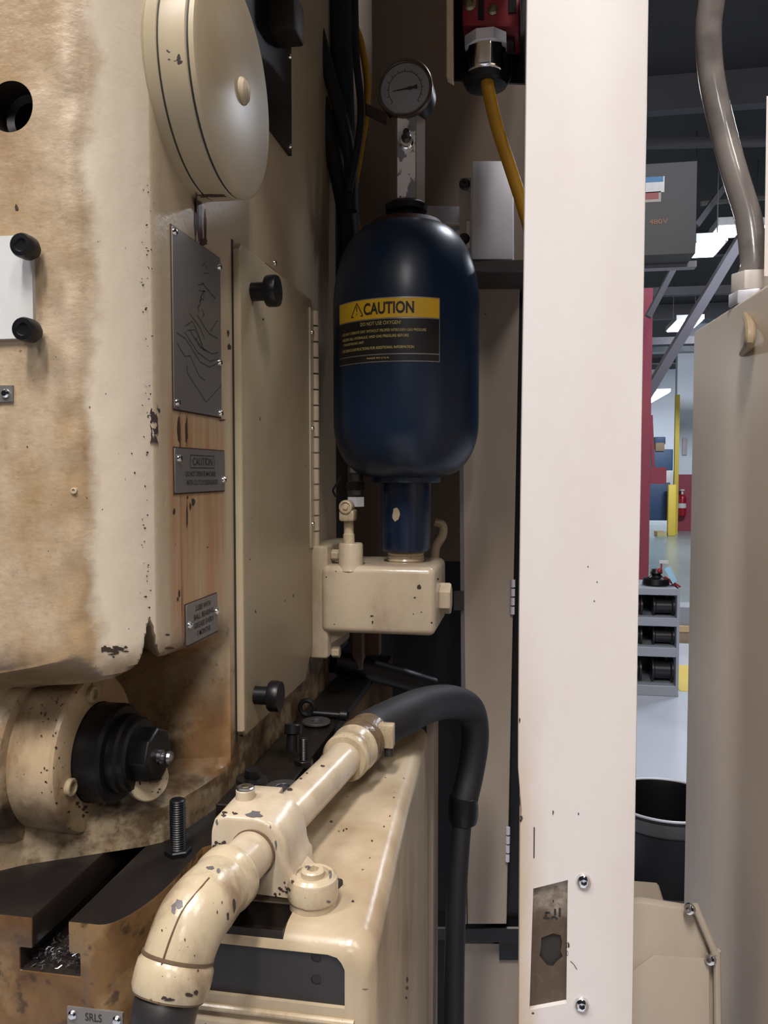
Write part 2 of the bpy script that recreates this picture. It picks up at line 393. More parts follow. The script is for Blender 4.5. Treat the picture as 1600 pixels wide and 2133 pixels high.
# ------------------------------------------------------------------ left machine: casting
def lerp2(a, b, t): return (a[0]+(b[0]-a[0])*t, a[1]+(b[1]-a[1])*t)
def poly_sample(pts, n):
    L = [0]
    for p, q in zip(pts, pts[1:]): L.append(L[-1]+math.hypot(q[0]-p[0], q[1]-p[1]))
    out = []
    for i in range(n):
        t = L[-1]*i/n; k = max(j for j in range(len(L)-1) if L[j] <= t+1e-12)
        out.append(lerp2(pts[k], pts[k+1], (t-L[k])/(L[k+1]-L[k])))
    return out
cx_, cy_, R_ = -.3057, .604, .045; YF = .504
arcA = [(cx_+R_*math.sin(math.radians(t)), cy_-.10*math.cos(math.radians(t))) for t in range(0, 63, 2)]
arcB = [(-.392, .533), (-.386, .538), (-.375, .548), (-.300, .592), (-.288, .602), (-.2822, .612)]
arcP = [(-.400, .508), (-.388, .52), (-.380, .54), (-.376, .60), (-.374, .645), (-.362, .668), (-.335, .678)]
NA = [16, 36, 14, 20]
profA = poly_sample([(-.62, YF), (-.42, YF)], 8)+poly_sample([(-.42, YF), (cx_, YF)], NA[0]+12)+poly_sample(arcA, NA[1])+poly_sample([arcA[-1], (XS, .70)], NA[2])+poly_sample([(XS, .70), (XS, 1.12)], NA[3])+[(XS, 1.12)]
profB = poly_sample([(-.62, .533), (-.45, .533)], 8)+poly_sample([(-.45, .533), arcB[0]], NA[0]+12)+poly_sample(arcB, NA[1])+poly_sample([arcB[-1], (-.273, .655), (-.267, .695), (XS, .70)], NA[2])+poly_sample([(XS, .70), (XS, 1.12)], NA[3])+[(XS, 1.12)]
profP = poly_sample([(-.62, YF), (-.45, YF)], 8)+poly_sample([(-.45, YF), arcP[0]], NA[0]+12)+poly_sample(arcP, NA[1])+poly_sample([arcP[-1], (-.29, .689), (-.272, .694), (XS, .70)], NA[2])+poly_sample([(XS, .70), (XS, 1.12)], NA[3])+[(XS, 1.12)]
zs = []; z = Rz(-.297)
while z < Rz(.42): zs.append(z); z += .0035 if z < Rz(-.10) else .006
zs += [Rz(.5), Rz(.9)]
def sstep(a, b, x):
    t = min(1, max(0, (x-a)/(b-a))); return t*t*(3-2*t)
bm = NB(); rows = []
i0 = 8+NA[0]+12
for z in zs:
    row = []; wF = sstep(Rz(-.258), Rz(-.268), z)
    for i, (a, b, p_) in enumerate(zip(profA, profB, profP)):
        ov = .030*math.exp(-((i-(i0+NA[1]-5))/3.0)**2)-.006*math.exp(-((i-(i0+14))/9.0)**2)
        if i < i0+12: ov += .012*(1 if i < i0+4 else (i0+12-i)/8)
        wA = sstep(1.336+ov, 1.366+ov, z)
        x, y = lerp2(lerp2(p_, b, wF), a, wA)
        nz = noise.noise(Vector((x*60, y*60, z*45)))
        if i < i0+NA[1]-3 and i > 2:
            amp = .0007
            if i0-6 < i < i0+9: amp = .0024*max(0, 1-abs(i-i0-2)/8)+.0007
            y += nz*amp
            if i0-2 <= i < i0+8: y -= .0012*math.sin((i-i0+2)/10*PI)
        # dark pocket above the foot, between hub and corner
        row.append(bm.verts.new((x, y, z)))
    row.append(bm.verts.new((-.62, 1.12, z))); rows.append(row)
for A, B in zip(rows, rows[1:]):
    n = len(A)
    for k in range(n): bm.faces.new((A[k], A[(k+1) % n], B[(k+1) % n], B[k]))
bm.faces.new(rows[0][::-1]); bm.faces.new(rows[-1])
hp = U(22, 222, Y=YF)
cutr = lathe(NB(), [(.0168, -.02), (.0168, .02), (.012, .022), (.012, .045)], (hp.x, YF, hp.z), (0, 1, 0), 40)
bm = cut(bm, cutr)
mach = thing('milling_machine_column', 'large ivory machine column casting, oil stained, filling the left side', 'machine', (-.45, .99, Rz(-.297)))
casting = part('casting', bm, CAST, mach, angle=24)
casting.data.materials.append(GREASE)
for p_ in casting.data.polygons:
    w_ = p_.center+Vector(mach.location)
    if math.hypot(w_.x-hp.x, w_.z-hp.z) < .0172 and w_.y > YF+.004: p_.material_index = 1  # hole walls blackened to stand for the shade inside
# round cover
cc = Vector((XS, .628, Rz(.3035)))
bm = lathe(NB(), [(.0815, -.002), (.0830, 0), (.0830, .0085), (.0822, .0092), (.0822, .0102), (.0830, .011), (.0830, .0300), (.0818, .0312), (.0818, .0322), (.0832, .0330), (.0828, .0365), (.079, .0382), (0, .0392)], cc, (1, 0, 0), 96)
cov = part('round_cover', bm, DOORP, mach, 'thick round ivory cover with a dark oily seam')
bm = lathe(NB(), [(.0824, .0095), (.0824, .0100), (.0824, .0100)][:2], cc, (1, 0, 0), 96)
for t0 in (.0090, .0310):
    bm2 = lathe(NB(), [(.0823, t0), (.08255, t0+.0002), (.08255, t0+.0011), (.0823, t0+.0013)], cc, (1, 0, 0), 96)
    part('oily_seam', bm2, INK, cov)
bm.free()
sp = U(505, 190, X=XS+.0392)
bm = lathe(NB(), [(.0105, 0), (.0105, .001), (.0085, .0035), (.004, .0052), (0, .0056)], sp, (1, 0, 0), 24)
bm = cut(bm, box(NB(), sp.x+.003, sp.x+.01, sp.y-.0012, sp.y+.0012, sp.z-.012, sp.z+.012))
part('screw', bm, IVORY, cov)
# black plate behind the cover
a = U(535, 60, X=XS+.004); b = U(608, 325, X=XS+.004)
bz = b.z; bm = prism(NB(), [(.735, bz), (b.y, bz), (b.y, U(608, 90, X=XS+.004).z), (.735, Rz(.56))], 'X', XS-.001, XS+.004)
bp = part('black_plate', bm, BLACK, mach)
rv = mesh_of('rivet', lathe(NB(), [(.0032, 0), (.0030, .0010), (.0020, .0021), (0, .0026)], seg=14), CHROME)
put('rivet', rv, bp, (XS+.004, b.y-.006, bz+.008), (1, 0, 0)); put('rivet', rv, bp, (XS+.004, b.y-.006, bz+.105), (1, 0, 0))
# plates on the side
def side_plate(name, y0, y1, z0, z1, rivs, label):
    bm = bev(box(NB(), XS+.0003, XS+.0015, y0, y1, z0, z1), .0012, 2, 30, lambda e: abs((e.verts[0].co-e.verts[1].co).x) > .0005)
    p = part(name, bm, PLATE, mach, label)
    part('rust_edge', box(NB(), XS-.0002, XS+.0007, y0-.0011, y1+.0010, z0-.0013, z1+.0009), RUSTD, p)
    for (y, z) in rivs: put('rivet', rv, p, (XS+.0015, y, z), (1, 0, 0))
    return p
fn_side = lambda y0, z0: (lambda u, v: (XS+.0017, y0+u, z0+v))
npz0, npz1 = Rz(.0487), Rz(.1857)
p = side_plate('name_plate', .585, .682, npz0, npz1, [(.5885, npz1-.004), (.679, npz1-.008), (.590, npz0+.005), (.679, npz0+.003), (.678, npz0+.047)], 'bare grey plate with a scratched sketch')
def rl(seed, u0, v0, n, du, dv, j):
    r = random.Random(seed); out = [(u0, v0)]
    for k in range(n): out.append((out[-1][0]+du+r.uniform(-j, j), out[-1][1]+dv+r.uniform(-j, j)))
    return out
sk = [[(.024, .030), (.062, .010), (.097, .028)], [(.024, .030), (.024, .036)], [(.006, .050), (.02, .042), (.030, .044), (.048, .030), (.06, .028)],
      [(.005, .058), (.022, .056), (.05, .042), (.07, .040), (.092, .047)], [(.02, .061), (.045, .049), (.07, .045), (.093, .050)],
      [(.03, .064), (.05, .054), (.075, .052), (.09, .055)], [(.022, .066), (.035, .072), (.045, .066), (.055, .056)],
      [(.025, .063), (.04, .066), (.05, .060), (.058, .052)], [(.045, .079), (.06, .072), (.07, .068), (.09, .067)], [(.03, .077), (.05, .070), (.06, .062)],
      [(.055, .085), (.06, .082), (.056, .079)], [(.047, .099), (.062, .101)], [(.047, .103), (.06, .107)], [(.055, .107), (.085, .100)], [(.056, .120), (.06, .124), (.066, .121)],
      [(.058, .115), (.07, .118)], rl(1, .048, .082, 9, .0012, .0022, .003), rl(2, .05, .09, 7, .001, .002, .004), rl(5, .072, .07, 5, .003, .001, .003), rl(8, .04, .058, 8, .004, -.001, .003)]
strokes(sk, lambda u, v: (XS+.0017, .585+u, npz0+v), .0008, SCR, p, 'scratch_lines')
cz0, cz1 = Rz(-.0154), Rz(.019)
p = side_plate('caution_plate', .585, .688, cz0, cz1, [(.592, cz1-.008), (.685, cz0+.009)], 'grey plate reading CAUTION')
lettering([('CAUTION', .033, .0215, .041, .0062), ('DO NOT OPERATE MACHINE', .019, .0125, .062, .0042), ('WITH CLUTCH DISENGAGED', .020, .0055, .066, .0042)],
          fn_side(.585, cz0), INK, p, offset=.01)
strokes([[(.028, .0295), (.078, .0295)], [(.028, .0195), (.078, .0195)], [(.028, .0195), (.028, .0295)], [(.078, .0195), (.078, .0295)]], fn_side(.585, cz0), .0007, INK, p, 'border')
gz0, gz1 = Rz(-.1367), Rz(-.1045)
p = side_plate('grease_plate', .603, .668, gz0, gz1, [(.608, gz0+.0155), (.6655, gz0+.017)], 'grey plate reading LUBE WITH BALL BEARING GREASE')
lettering([('LUBE WITH', .018, .0245, .031, .0045), ('BALL BEARING', .014, .0175, .042, .0045), ('GREASE EVERY', .014, .0105, .042, .0045), ('3 MONTHS', .020, .0035, .028, .0045)],
          fn_side(.603, gz0), INK, p, offset=.01)
# access door
dz0, dz1 = Rz(-.247), Rz(.209)
bm = prism(NB(), [(.716, dz0+.006), (.722, dz0), (.930, dz0), (.966, dz0+.04), (.966, dz1), (.722, dz1), (.716, dz1-.006)], 'X', XS, XS+.0075)
bm = bev(bm, .003, 3, 30, lambda e: min(v.co.x for v in e.verts) > XS+.007)
door = part('access_door', bm, DOORP, mach)
bm = box(NB(), XS-.0005, XS+.0008, .7128, .7165, dz0-.003, dz1+.002); part('door_gap', bm, INK, mach)
kn = mesh_of('knob', lathe(NB(), [(.0088, 0), (.0088, .0135), (.0140, .0145), (.0148, .0160), (.0148, .0235), (.0140, .0255), (0, .0262)], seg=40), BLACK)
for zz in (U(523, 606, X=XS+.0075).z, U(527, 1452, X=XS+.0075).z): put('knob', kn, door, (XS+.0075, .748, zz), (1, 0, 0), 'black knob')
# piano hinge on the door's far edge
hz0, hz1 = Rz(-.091), Rz(.197)
hinge = part('hinge', bev(box(NB(), XS+.0065, XS+.0092, .951, .9655, hz0, hz1), .0006, 1), IVORY, door, 'long ivory piano hinge')
n = 15; hk = mesh_of('knuckle', lathe(NB(), [(.0050, .0008), (.0057, .0014), (.0057, (hz1-hz0)/n-.0014), (.0050, (hz1-hz0)/n-.0008)], seg=14), IVORY)
hobj = hinge
for k in range(n):
    o = put('hinge_knuckle', hk, door, (XS+.0085, .972, hz0+k*(hz1-hz0)/n))
for k in (1, 7, 13): put('hinge_screw', rv, door, (XS+.0092, .959, hz0+.01+k*(hz1-hz0)/n), (1, 0, 0))
# latch above the door
a = U(545, 528, X=XS+.001); b = U(568, 556, X=XS+.001)
lt = part('latch', box(NB(), XS-.0005, XS+.005, a.y, b.y, b.z-.005, a.z-.012), BLACK, mach); put('rivet', rv, lt, (XS+.005, b.y-.006, b.z+.002), (1, 0, 0))
# white plate with two black knobs on the front
wl = U(74, 600, Y=YF); wz1 = U(60, 492, Y=YF).z; wz0 = U(60, 706, Y=YF).z
bm = bev(box(NB(), wl.x-.12, wl.x, YF-.0035, YF+.001, wz0, wz1), .006, 4, 30, lambda e: abs(e.verts[0].co.y-e.verts[1].co.y) > .002)
wp = part('white_cover_plate', bm, WHITE, mach, 'white cover plate held by black knobs')
kb = mesh_of('round_knob', lathe(NB(), [(.0055, 0), (.0055, .004), (.0078, .0045), (.0080, .006), (.0080, .013), (.0072, .0148), (.0045, .0150), (.0038, .0140), (0, .0138)], seg=28), BLACK)
for px, py in ((46, 511), (50, 686)):
    q = U(px, py, Y=YF-.016); put('round_knob', kb, wp, (q.x, YF-.0035, q.z), (0, -1, 0))
q = U(27, 820, Y=YF); bm = box(NB(), q.x-.06, q.x+.001, YF-.002, YF+.001, q.z-.0055, q.z+.0055)
sp_ = part('small_tag', bm, PLATE, mach); put('rivet', rv, sp_, (q.x-.004, YF-.002, q.z), (0, -1, 0))
q = U(154, 1022, Y=YF-.001); put('small_plug', mesh_of('small_plug', lathe(NB(), [(.0022, -.004), (.0022, .0006), (.0012, .0008), (.001, 0), (0, 0)], seg=12), IVORY), mach, (q.x, YF-.001, q.z), (0, -1, 0))
# drive hub at the lower left
K = 1.079; hx = -.335; hc = Vector((hx, .5885, U(190, 1564, Y=.5885).z))
hub = thing('drive_hub', 'round ivory flange with black stepped collars sticking out at lower left', 'hub', (-.38, .60, hc.z-.057))
def kl(prof, o=hc, seg=64): return lathe(NB(), [(r*K, t*K) for r, t in prof], o, (1, 0, 0), seg)
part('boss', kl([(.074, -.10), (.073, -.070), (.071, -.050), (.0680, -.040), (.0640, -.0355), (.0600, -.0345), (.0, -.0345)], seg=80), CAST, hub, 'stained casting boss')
part('flange', kl([(.057, -.036), (.057, -.0035), (.0555, -.001), (.0530, 0), (.036, .0005), (.036, -.004)], seg=80), GRIMY, hub, 'ivory flange speckled with oil')
part('collar', kl([(.0335, -.006), (.0350, -.004), (.0355, .0005), (.0355, .018), (.0335, .0205), (.026, .0215), (.026, .018)]), BLACK, hub)
part('bushing', kl([(.0285, .012), (.0285, .027), (.0265, .029), (.0265, .033), (.0245, .035), (.018, .0355), (.018, .03)], seg=48), BLACK, hub)
part('nut', bev(kl([(.0205, .032), (.0205, .0475), (.0185, .0495), (.0, .0497)], seg=8), .001, 2), BLACK, hub)
part('grease_fitting', kl([(.0052, .049), (.0052, .052), (.003, .0525), (.003, .0545), (.0042, .0552), (.0048, .0570), (.0042, .0590), (.0025, .0600), (0, .0602)], hc+Vector((0, -.002, -.0005)), 16), STEEL, hub, 'bright steel grease nipple')
skm = mesh_of('socket_screw', lathe(NB(), [(.0058*K, -.002), (.0062*K, 0), (.0062*K, .0035), (.0055*K, .0042), (.0040*K, .0042), (.0036*K, .0015), (0, .001)], seg=20), IVORY2)
for dy, dz in ((-.008, .0445), (-.0385, -.012), (.007, -.0445)):
    put('socket_screw', skm, hub, hc+Vector((0, dy, dz))*K, (1, 0, 0))
# light paint-splashed washer lug behind the hub
q = U(303, 1622, d=.645)
bm = lathe(NB(), [(.0155, 0), (.0165, .001), (.0165, .007), (.0155, .008), (0, .008)], q, (.8, -.6, .15), 36)
o = part('pivot_disc', bm, IVORY2, None); tag(o, 'small ivory disc with black flecks behind the black hub collar', 'disc')

# ------------------------------------------------------------------ machine table with T-slot
TZ = Rz(-.297); TY = .483
out = [(-.62, TY), (-.276, TY)]
for t in range(0, 91, 10): out.append((-.276+.024*math.sin(math.radians(t)), TY+.075-.075*math.cos(math.radians(t))))
out += [(-.252, .60), (-.215, .64), (-.215, 1.3), (-.62, 1.3)]
bm = prism(NB(), out, 'Z', Rz(-.62), TZ)
tc = [(-.3245, .01), (-.2980, .01), (-.2980, -.0215), (-.2900, -.0215), (-.2900, -.0375), (-.3340, -.0375), (-.3340, -.0215), (-.3245, -.0215)]
bm = cut(bm, prism(NB(), [(x, TZ+z) for x, z in tc], 'Y', TY-.02, 1.25))
bm = bev(bm, .0012, 2, 50)
bmesh.ops.recalc_face_normals(bm, faces=bm.faces)
for f in bm.faces:
    m_ = f.calc_center_median(); f.material_index = 1 if f.normal.z > .6 and m_.z > TZ-.002 else (2 if (-.3345 < m_.x < -.2895 and m_.z > TZ-.0385 and m_.y > TY+.01 and abs(f.normal.y) < .5) else 0)
tab = thing('machine_table', 'brown oily machine table with a T-slot at the lower left', 'table', (-.42, .9, Rz(-.62)))
part('table_body', bm, [RUST, TOPSTEEL, GREASE], tab)
a = U(142, 2094, Y=TY); b = U(258, 2150, Y=TY)
tg = part('tag_plate', box(NB(), a.x, b.x, TY-.0015, TY+.0005, b.z, a.z), PLATE, tab, 'small riveted tag reading SRLS')
lettering([('SRLS', (b.x-a.x)*.33, (a.z-b.z)*.42, (b.x-a.x)*.30, .0055)], lambda u, v: (a.x+u, TY-.0017, b.z+v), INK, tg, offset=.01)
for xx in (a.x+.004, b.x-.004): put('rivet', rv, tg, (xx, TY-.0015, a.z-.005), (0, -1, 0))
# swarf in the slot: uncountable
bm = NB(); r = random.Random(3)
for k in range(420):
    x = r.uniform(-.332, -.292); y = TY+.004+abs(r.gauss(0, .02)); z = TZ-.0372+r.uniform(0, .012)*max(.15, (x+.334)/.042)
    d = Vector((r.uniform(-1, 1), r.uniform(-1, 1), r.uniform(-.5, 1))).normalized()*r.uniform(.0015, .004); e = d.cross(Vector((r.random(), r.random(), r.random()))).normalized()*r.uniform(.0004, .001)
    p0 = Vector((x, y, z)); vs = [bm.verts.new(p) for p in (p0, p0+d, p0+d+e, p0+e, p0+d*1.5+e*2.5)]
    bm.faces.new(vs[:4]); bm.faces.new((vs[1], vs[4], vs[2]))
o = part('metal_chips', bm, STEEL, None, kind='stuff'); tag(o, 'shiny metal swarf lying in the T-slot', 'swarf')
def threaded(bm, base, top, r_, pitch, seg=20):
    base, top = Vector(base), Vector(top); L = (top-base).length; n = int(L/pitch); pr = []
    for k in range(n): pr += [(r_*.86, k*pitch), (r_, k*pitch+pitch*.5)]
    pr += [(r_*.86, n*pitch), (r_*.75, L), (0, L)]
    return lathe(bm, pr, base, top-base, seg)
q = U(371, 1778, Z=TZ); q2 = Vector((q.x, q.y, TZ+.0435))
st = thing('stud_bolt', 'black threaded stud standing on the table beside the casting foot', 'bolt', q)
part('threaded_rod', threaded(NB(), q, q2, .0062, .0018), BLACK, st)
part('nut', lathe(NB(), [(.0105, 0), (.0105, .0035), (.0095, .0045), (.006, .0045)], q, (0, 0, 1), 6), BLACK, st)

# dark strap plate with washers and loose bolts behind
SZ = Rz(-.285)
sp0 = part('clamp_strap', bev(box(NB(), XS+.003, -.212, .655, 1.10, TZ, SZ), .001, 1), TOPSTEEL)
tag(sp0, 'dark oily steel strap on the table between the door and the pipe', 'strap')
WASH = plain('washer_steel', (.16, .16, .17), .35, .8)
wm = mesh_of('flat_washer', lathe(NB(), [(.0065, 0), (.0155, 0), (.0160, .0004), (.0160, .0022), (.0155, .0026), (.0065, .0026), (.0060, .0022), (.0060, .0004)], seg=36), WASH)
bm = bmesh.new(); bm.from_mesh(wm)
for (px, py, lab) in ((659, 1500, 'flat grey steel washer lying below the black eye ring'), (590, 1636, 'flat grey steel washer partly hidden by the ivory pipe')):
    q = U(px, py, Z=SZ+.006); o = put('flat_washer', wm, None, (q.x, q.y, SZ+.003)); tag(o, lab, 'washer', 'loose washers on the strap')
    rr = part('washer_base', lathe(NB(), [(.0130, 0), (.0130, .0028), (0, .003)], (q.x, q.y, SZ), (0, 0, 1), 32), BLACK, o)
bm.free()
# eye ring and rod
q = U(640, 1474, d=.95)
er = thing('eye_bolt', 'black eye bolt with a horizontal shank lying near the door bottom', 'bolt', (q.x, q.y, SZ))
bm = NB(); tube(bm, [q+Vector((math.cos(t), 0, math.sin(t)))*.0085 for t in [2*PI*k/24 for k in range(24)]]+[q+Vector((.0085, 0, 0))], .0028, 10, 1); part('ring', bm, BLACK, er)
part('shank', lathe(NB(), [(.0030, 0), (.0038, .001), (.0038, .032), (.0062, .033), (.0062, .041), (.0045, .042), (.0035, .041), (0, .041)], q+Vector((.007, 0, -.006)), (1, 0, -.03), 16), BLACK, er)
q = U(608, 1556, d=.80)
o = part('socket_cap_screw', lathe(NB(), [(.0, -.004), (.0055, -.004), (.0058, 0), (.0058, .012), (.0085, .013), (.0085, .021), (.0075, .022), (0, .022)], q, (0, .25, 1), 20), BLACK)
tag(o, 'short black cap screw pointing down beside the pipe', 'bolt')
q = U(633, 1592, d=.80)
st = thing('upright_stud', 'thin black threaded stud standing on a nut behind the pipe', 'bolt', q)
part('threaded_rod', threaded(NB(), q, q+Vector((0, 0, .026)), .0042, .0015), BLACK, st)
part('nut', bev(lathe(NB(), [(.0095, -.002), (.0095, .005), (0, .005)], q, (0, 0, 1), 6), .0006, 1), BLACK, st)
q = U(518, 1650, d=.70)
st = thing('hex_bolt', 'large black bolt head between the casting and the pipe clamp', 'bolt', (q.x, q.y, SZ))
part('head', lathe(NB(), [(.0090, -.016), (.0098, -.014), (.0098, .004), (.0085, .006), (0, .006)], q, (.1, 0, 1), 24), BLACK, st)
part('washer', lathe(NB(), [(.0135, .006), (.0135, .010), (.007, .011), (.007, .018), (0, .018)], q+Vector((0, .006, 0)), (.1, 0, 1), 24), BLACK, st)
q = U(560, 1660, d=.63)
o = part('ivory_block', bev(box(NB(), q.x-.016, q.x+.008, q.y-.006, q.y+.012, Rz(-.283), q.z+.004), .0015, 2), IVORY)
tag(o, 'small ivory block behind the pipe clamp', 'block')

# ------------------------------------------------------------------ ivory housing at the bottom centre
BZ = Rz(-.284); BY = .4725
bxl, bxr = -.205, U(778, 1980, Y=BY).x; bxr2 = U(884, 1530, Z=BZ).x; by2 = .90
hs = thing('ivory_housing', 'ivory cast housing with rounded top edges under the pipe', 'housing', ((bxl+bxr)/2, .7, Rz(-.75)))
def sec(y, xr):
    R = .016; z1 = BZ; pts = [(bxl, Rz(-.75)), (bxl, z1-.004), (bxl+.004, z1)]
    for t in range(0, 91, 10): pts.append((xr-R+R*math.sin(math.radians(t)), z1-R+R*math.cos(math.radians(t))))
    pts.append((xr, Rz(-.75))); return [Vector((x, y, z)) for x, z in pts]
bm = NB(); secs = []
for y, xr, dz in ((BY, bxr-.008, -.0150), (BY+.0012, bxr-.005, -.0100), (BY+.004, bxr-.0022, -.0056), (BY+.0085, bxr-.0008, -.0022), (BY+.013, bxr-.0002, -.0006), (BY+.018, bxr, 0), (.7, (bxr+bxr2)/2-.002, 0), (by2, bxr2, 0)):
    pts = sec(y, xr)
    for p in pts:
        if p.z > Rz(-.5): p.z += dz
    secs.append([bm.verts.new(p) for p in pts])
for A, B in zip(secs, secs[1:]):
    n = len(A)
    for k in range(n): bm.faces.new((A[k], A[(k+1) % n], B[(k+1) % n], B[k]))
bm.faces.new(secs[0][::-1]); bm.faces.new(secs[-1])
rz1, rz0 = U(600, 1982, Y=BY).z, U(600, 2088, Y=BY).z; rx1 = U(718, 2040, Y=BY).x; rx0 = bxl+.006
cp = prism(NB(), [(rx0, rz0), (rx1, rz0), (rx1, rz1-.008), (rx1-.002, rz1-.004), (rx1-.005, rz1-.0012), (rx1-.011, rz1), (rx0, rz1)], 'Y', BY-.02, BY+.0045)
bm = cut(bm, cp)
oa, ob = U(470, 1925, Z=BZ), U(596, 1925, Z=BZ)
bm = cut(bm, box(NB(), oa.x, ob.x, oa.y, oa.y+.032, BZ-.018, BZ+.01))
part('casting', bm, HOUSP, hs, angle=30)
part('opening_liner', cut(box(NB(), oa.x+.0002, ob.x-.0002, oa.y+.0002, oa.y+.0318, BZ-.0179, BZ-.0012), box(NB(), oa.x+.0010, ob.x-.0010, oa.y+.0010, oa.y+.031, BZ-.0169, BZ+.01)), GREASE, hs)  # thin black lining darkens the inside of the opening
bm = box(NB(), rx0, rx1, BY+.003, BY+.006, rz0, rz1-.0015)
for py in (1994, 2041):
    q = U(659, py, Y=BY+.003); bm = cut(bm, lathe(NB(), [(.0034, -.01), (.0034, .0011)], (q.x, BY+.003, q.z), (0, 1, 0), 20))
ip = part('inset_plate', bm, DSTEEL, hs, 'dark steel inset plate with two holes')
for py in (1994, 2041):
    q = U(659, py, Y=BY+.003); part('hole_shade', lathe(NB(), [(.0033, .0007), (.0033, .0010), (0, .0008)], (q.x, BY+.003, q.z), (0, 1, 0), 20), GREASE, ip)  # black disc painted in for the shade of the hole
q0 = U(420, 2102, Y=BY); q1 = U(738, 2121, Y=BY)
part('bead', tube(NB(), [(bxl, BY-.001, (q0.z+q1.z)/2), (q1.x, BY-.001, (q0.z+q1.z)/2)], .0022, 10, 1), IVORY2, hs)
part('lower_ledge', bev(box(NB(), bxl, q1.x-.001, BY-.005, BY+.002, Rz(-.40), q0.z-.003), .002, 2), IVORY, hs)
# tapering side plate right of the housing
o = part('side_guard', hexa(NB(), [(bxr2-.002, .905, Rz(-.75)), (bxr2-.002, .955, Rz(-.75)), (bxr2-.002, .955, Rz(-.27)), (bxr2-.002, .905, Rz(-.27))],
                           [(bxr2+.006, .905, Rz(-.75)), (bxr2+.006, .955, Rz(-.75)), (bxr2+.006, .955, Rz(-.27)), (bxr2+.006, .905, Rz(-.27))]), TALLP)
tag(o, 'narrow dull ivory guard plate behind the housing, left of the hose', 'guard')

# ------------------------------------------------------------------ pipe, elbow, clamp, coupling, hose
PA = U(462, 1842, Z=Rz(-.250)); PB = U(738, 1560, Z=Rz(-.250))
def onpipe(y): return PA+(PB-PA)*((y-PA.y)/(PB.y-PA.y))
pdir = (PB-PA).normalized()
pipe = thing('steel_pipe', 'ivory painted steel pipe running over the housing with an elbow in front', 'pipe', PA)
part('pipe_run', tube(NB(), [PA-pdir*.012, PB+pdir*.03], .0150, 36, 1), IVORY, pipe)
E = [PA+pdir*.008, PA-pdir*.004, U(428, 1880, d=.478), U(402, 1915, d=.470), U(384, 1956, d=.464), U(368, 2004, d=.460), U(362, 2028, d=.458)]
el = part('elbow', tube(NB(), E, [.0178, .0192, .0202, .0205, .0200, .0198, .0198], 40, 8), IVORY2, pipe, 'ivory elbow with chipped paint')
part('collar', lathe(NB(), [(.0155, .013), (.0188, .0125), (.0203, .010), (.0203, .002), (.0190, -.002)], PA, pdir, 40), IVORY2, pipe)
ed = (E[-1]-E[-2]).normalized()
part('collar', lathe(NB(), [(.0198, -.008), (.0216, -.005), (.0219, .000), (.0216, .0075), (.0203, .0105), (.015, .0106)], E[-1], ed, 44), IVORY2, pipe, 'chipped collar at the elbow bottom')
part('union_nut', lathe(NB(), [(.0165, .009), (.0180, .012), (.0180, .022), (.0165, .026), (.0195, .030), (.0195, .060), (.0165, .062), (.0165, .20), (.0, .20)], E[-1], ed, 40), DSTEEL, pipe, 'dark grimy union nut')
sm = []
for k in range(13):   # mould seam on the elbow, facing the camera
    t = k/12; P = spline(E, 8); i = int(16+t*(len(P)-19)); tan = (P[i+1]-P[i-1]).normalized()
    out_ = (Vector((0, 0, H))-P[i]); out_ = (out_-tan*out_.dot(tan)).normalized(); sd = tan.cross(out_)
    sm.append(P[i]+(out_*.93+sd*.36).normalized()*.0201)
part('mould_seam', tube(NB(), sm, .0006, 6, 1), BRN0, pipe)
# clamp
YC0, YC1 = .503, .548; pc = onpipe(.525)
cl = thing('pipe_clamp', 'ivory cast saddle clamp bolted over the pipe', 'clamp', (pc.x, .523, BZ))
SX0 = U(441, 1740, Y=YC0).x-pc.x; bc = U(652, 1884, Z=BZ); EX = bc.x-pc.x
ht = U(560, 1690, Y=YC0+.012).z-pc.z; ht = max(ht, .0195)
et = U(652, 1822, Y=bc.y).z-pc.z
prof = [(SX0, -.018), (SX0, ht-.008), (SX0+.0015, ht-.0035), (SX0+.005, ht-.001), (SX0+.010, ht), (-.003, ht)]
for t in range(10, 81, 10): prof.append((-.003+.0245*math.sin(math.radians(t)), ht-.0245+.0245*math.cos(math.radians(t))))
prof += [(.0216, et+.014), (.0222, et+.008), (.0238, et+.003), (.0256, et+.0008), (.026, et-.001), (.026, et-.0145), (.0, et-.0135), (-.010, -.026), (-.018, -.018)]
bm = prism(NB(), [(pc.x+x, pc.z+z) for x, z in prof], 'Y', YC0, YC1)
bm = cut(bm, tube(NB(), [onpipe(.47), onpipe(.60)], .0156, 40, 1))
bm = bev(bm, .0075, 5, 40, lambda e: max(v.co.y for v in e.verts) < YC0+.0001 and all((v.co-onpipe(YC0)).xz.length > .0172 for v in e.verts) and all(v.co.z > pc.z-.016 for v in e.verts))
part('saddle', bm, IVORY, cl, angle=35)
top = pc.z+et-BZ+.001; eb = pc.z+et-.0150-BZ
bm = lathe(NB(), [(.0160, eb), (.0165, eb+.0006), (.0166, eb+.002), (.0166, top-.006), (.0155, top-.002), (.0135, top), (.0112, top), (.0106, top-.007), (0, top-.007)], bc, (0, 0, 1), 48)
we = [(pc.x+.008, YC0+.004), (pc.x+.020, YC0+.003)]
for t in range(-95, 96, 10): we.append((bc.x+.0164*math.cos(math.radians(t)), bc.y+.0164*math.sin(math.radians(t))))
we += [(pc.x+.020, YC1-.004), (pc.x+.008, YC1-.004)]
part('ear_web', bev(prism(NB(), we, 'Z', pc.z+et-.0150, pc.z+et-.0006), .0016, 2, 40, lambda e: min(v.co.z for v in e.verts) > pc.z+et-.002), IVORY, cl)
part('ear', bm, IVORY2, cl, 'round ear with a counterbored bolt hole')
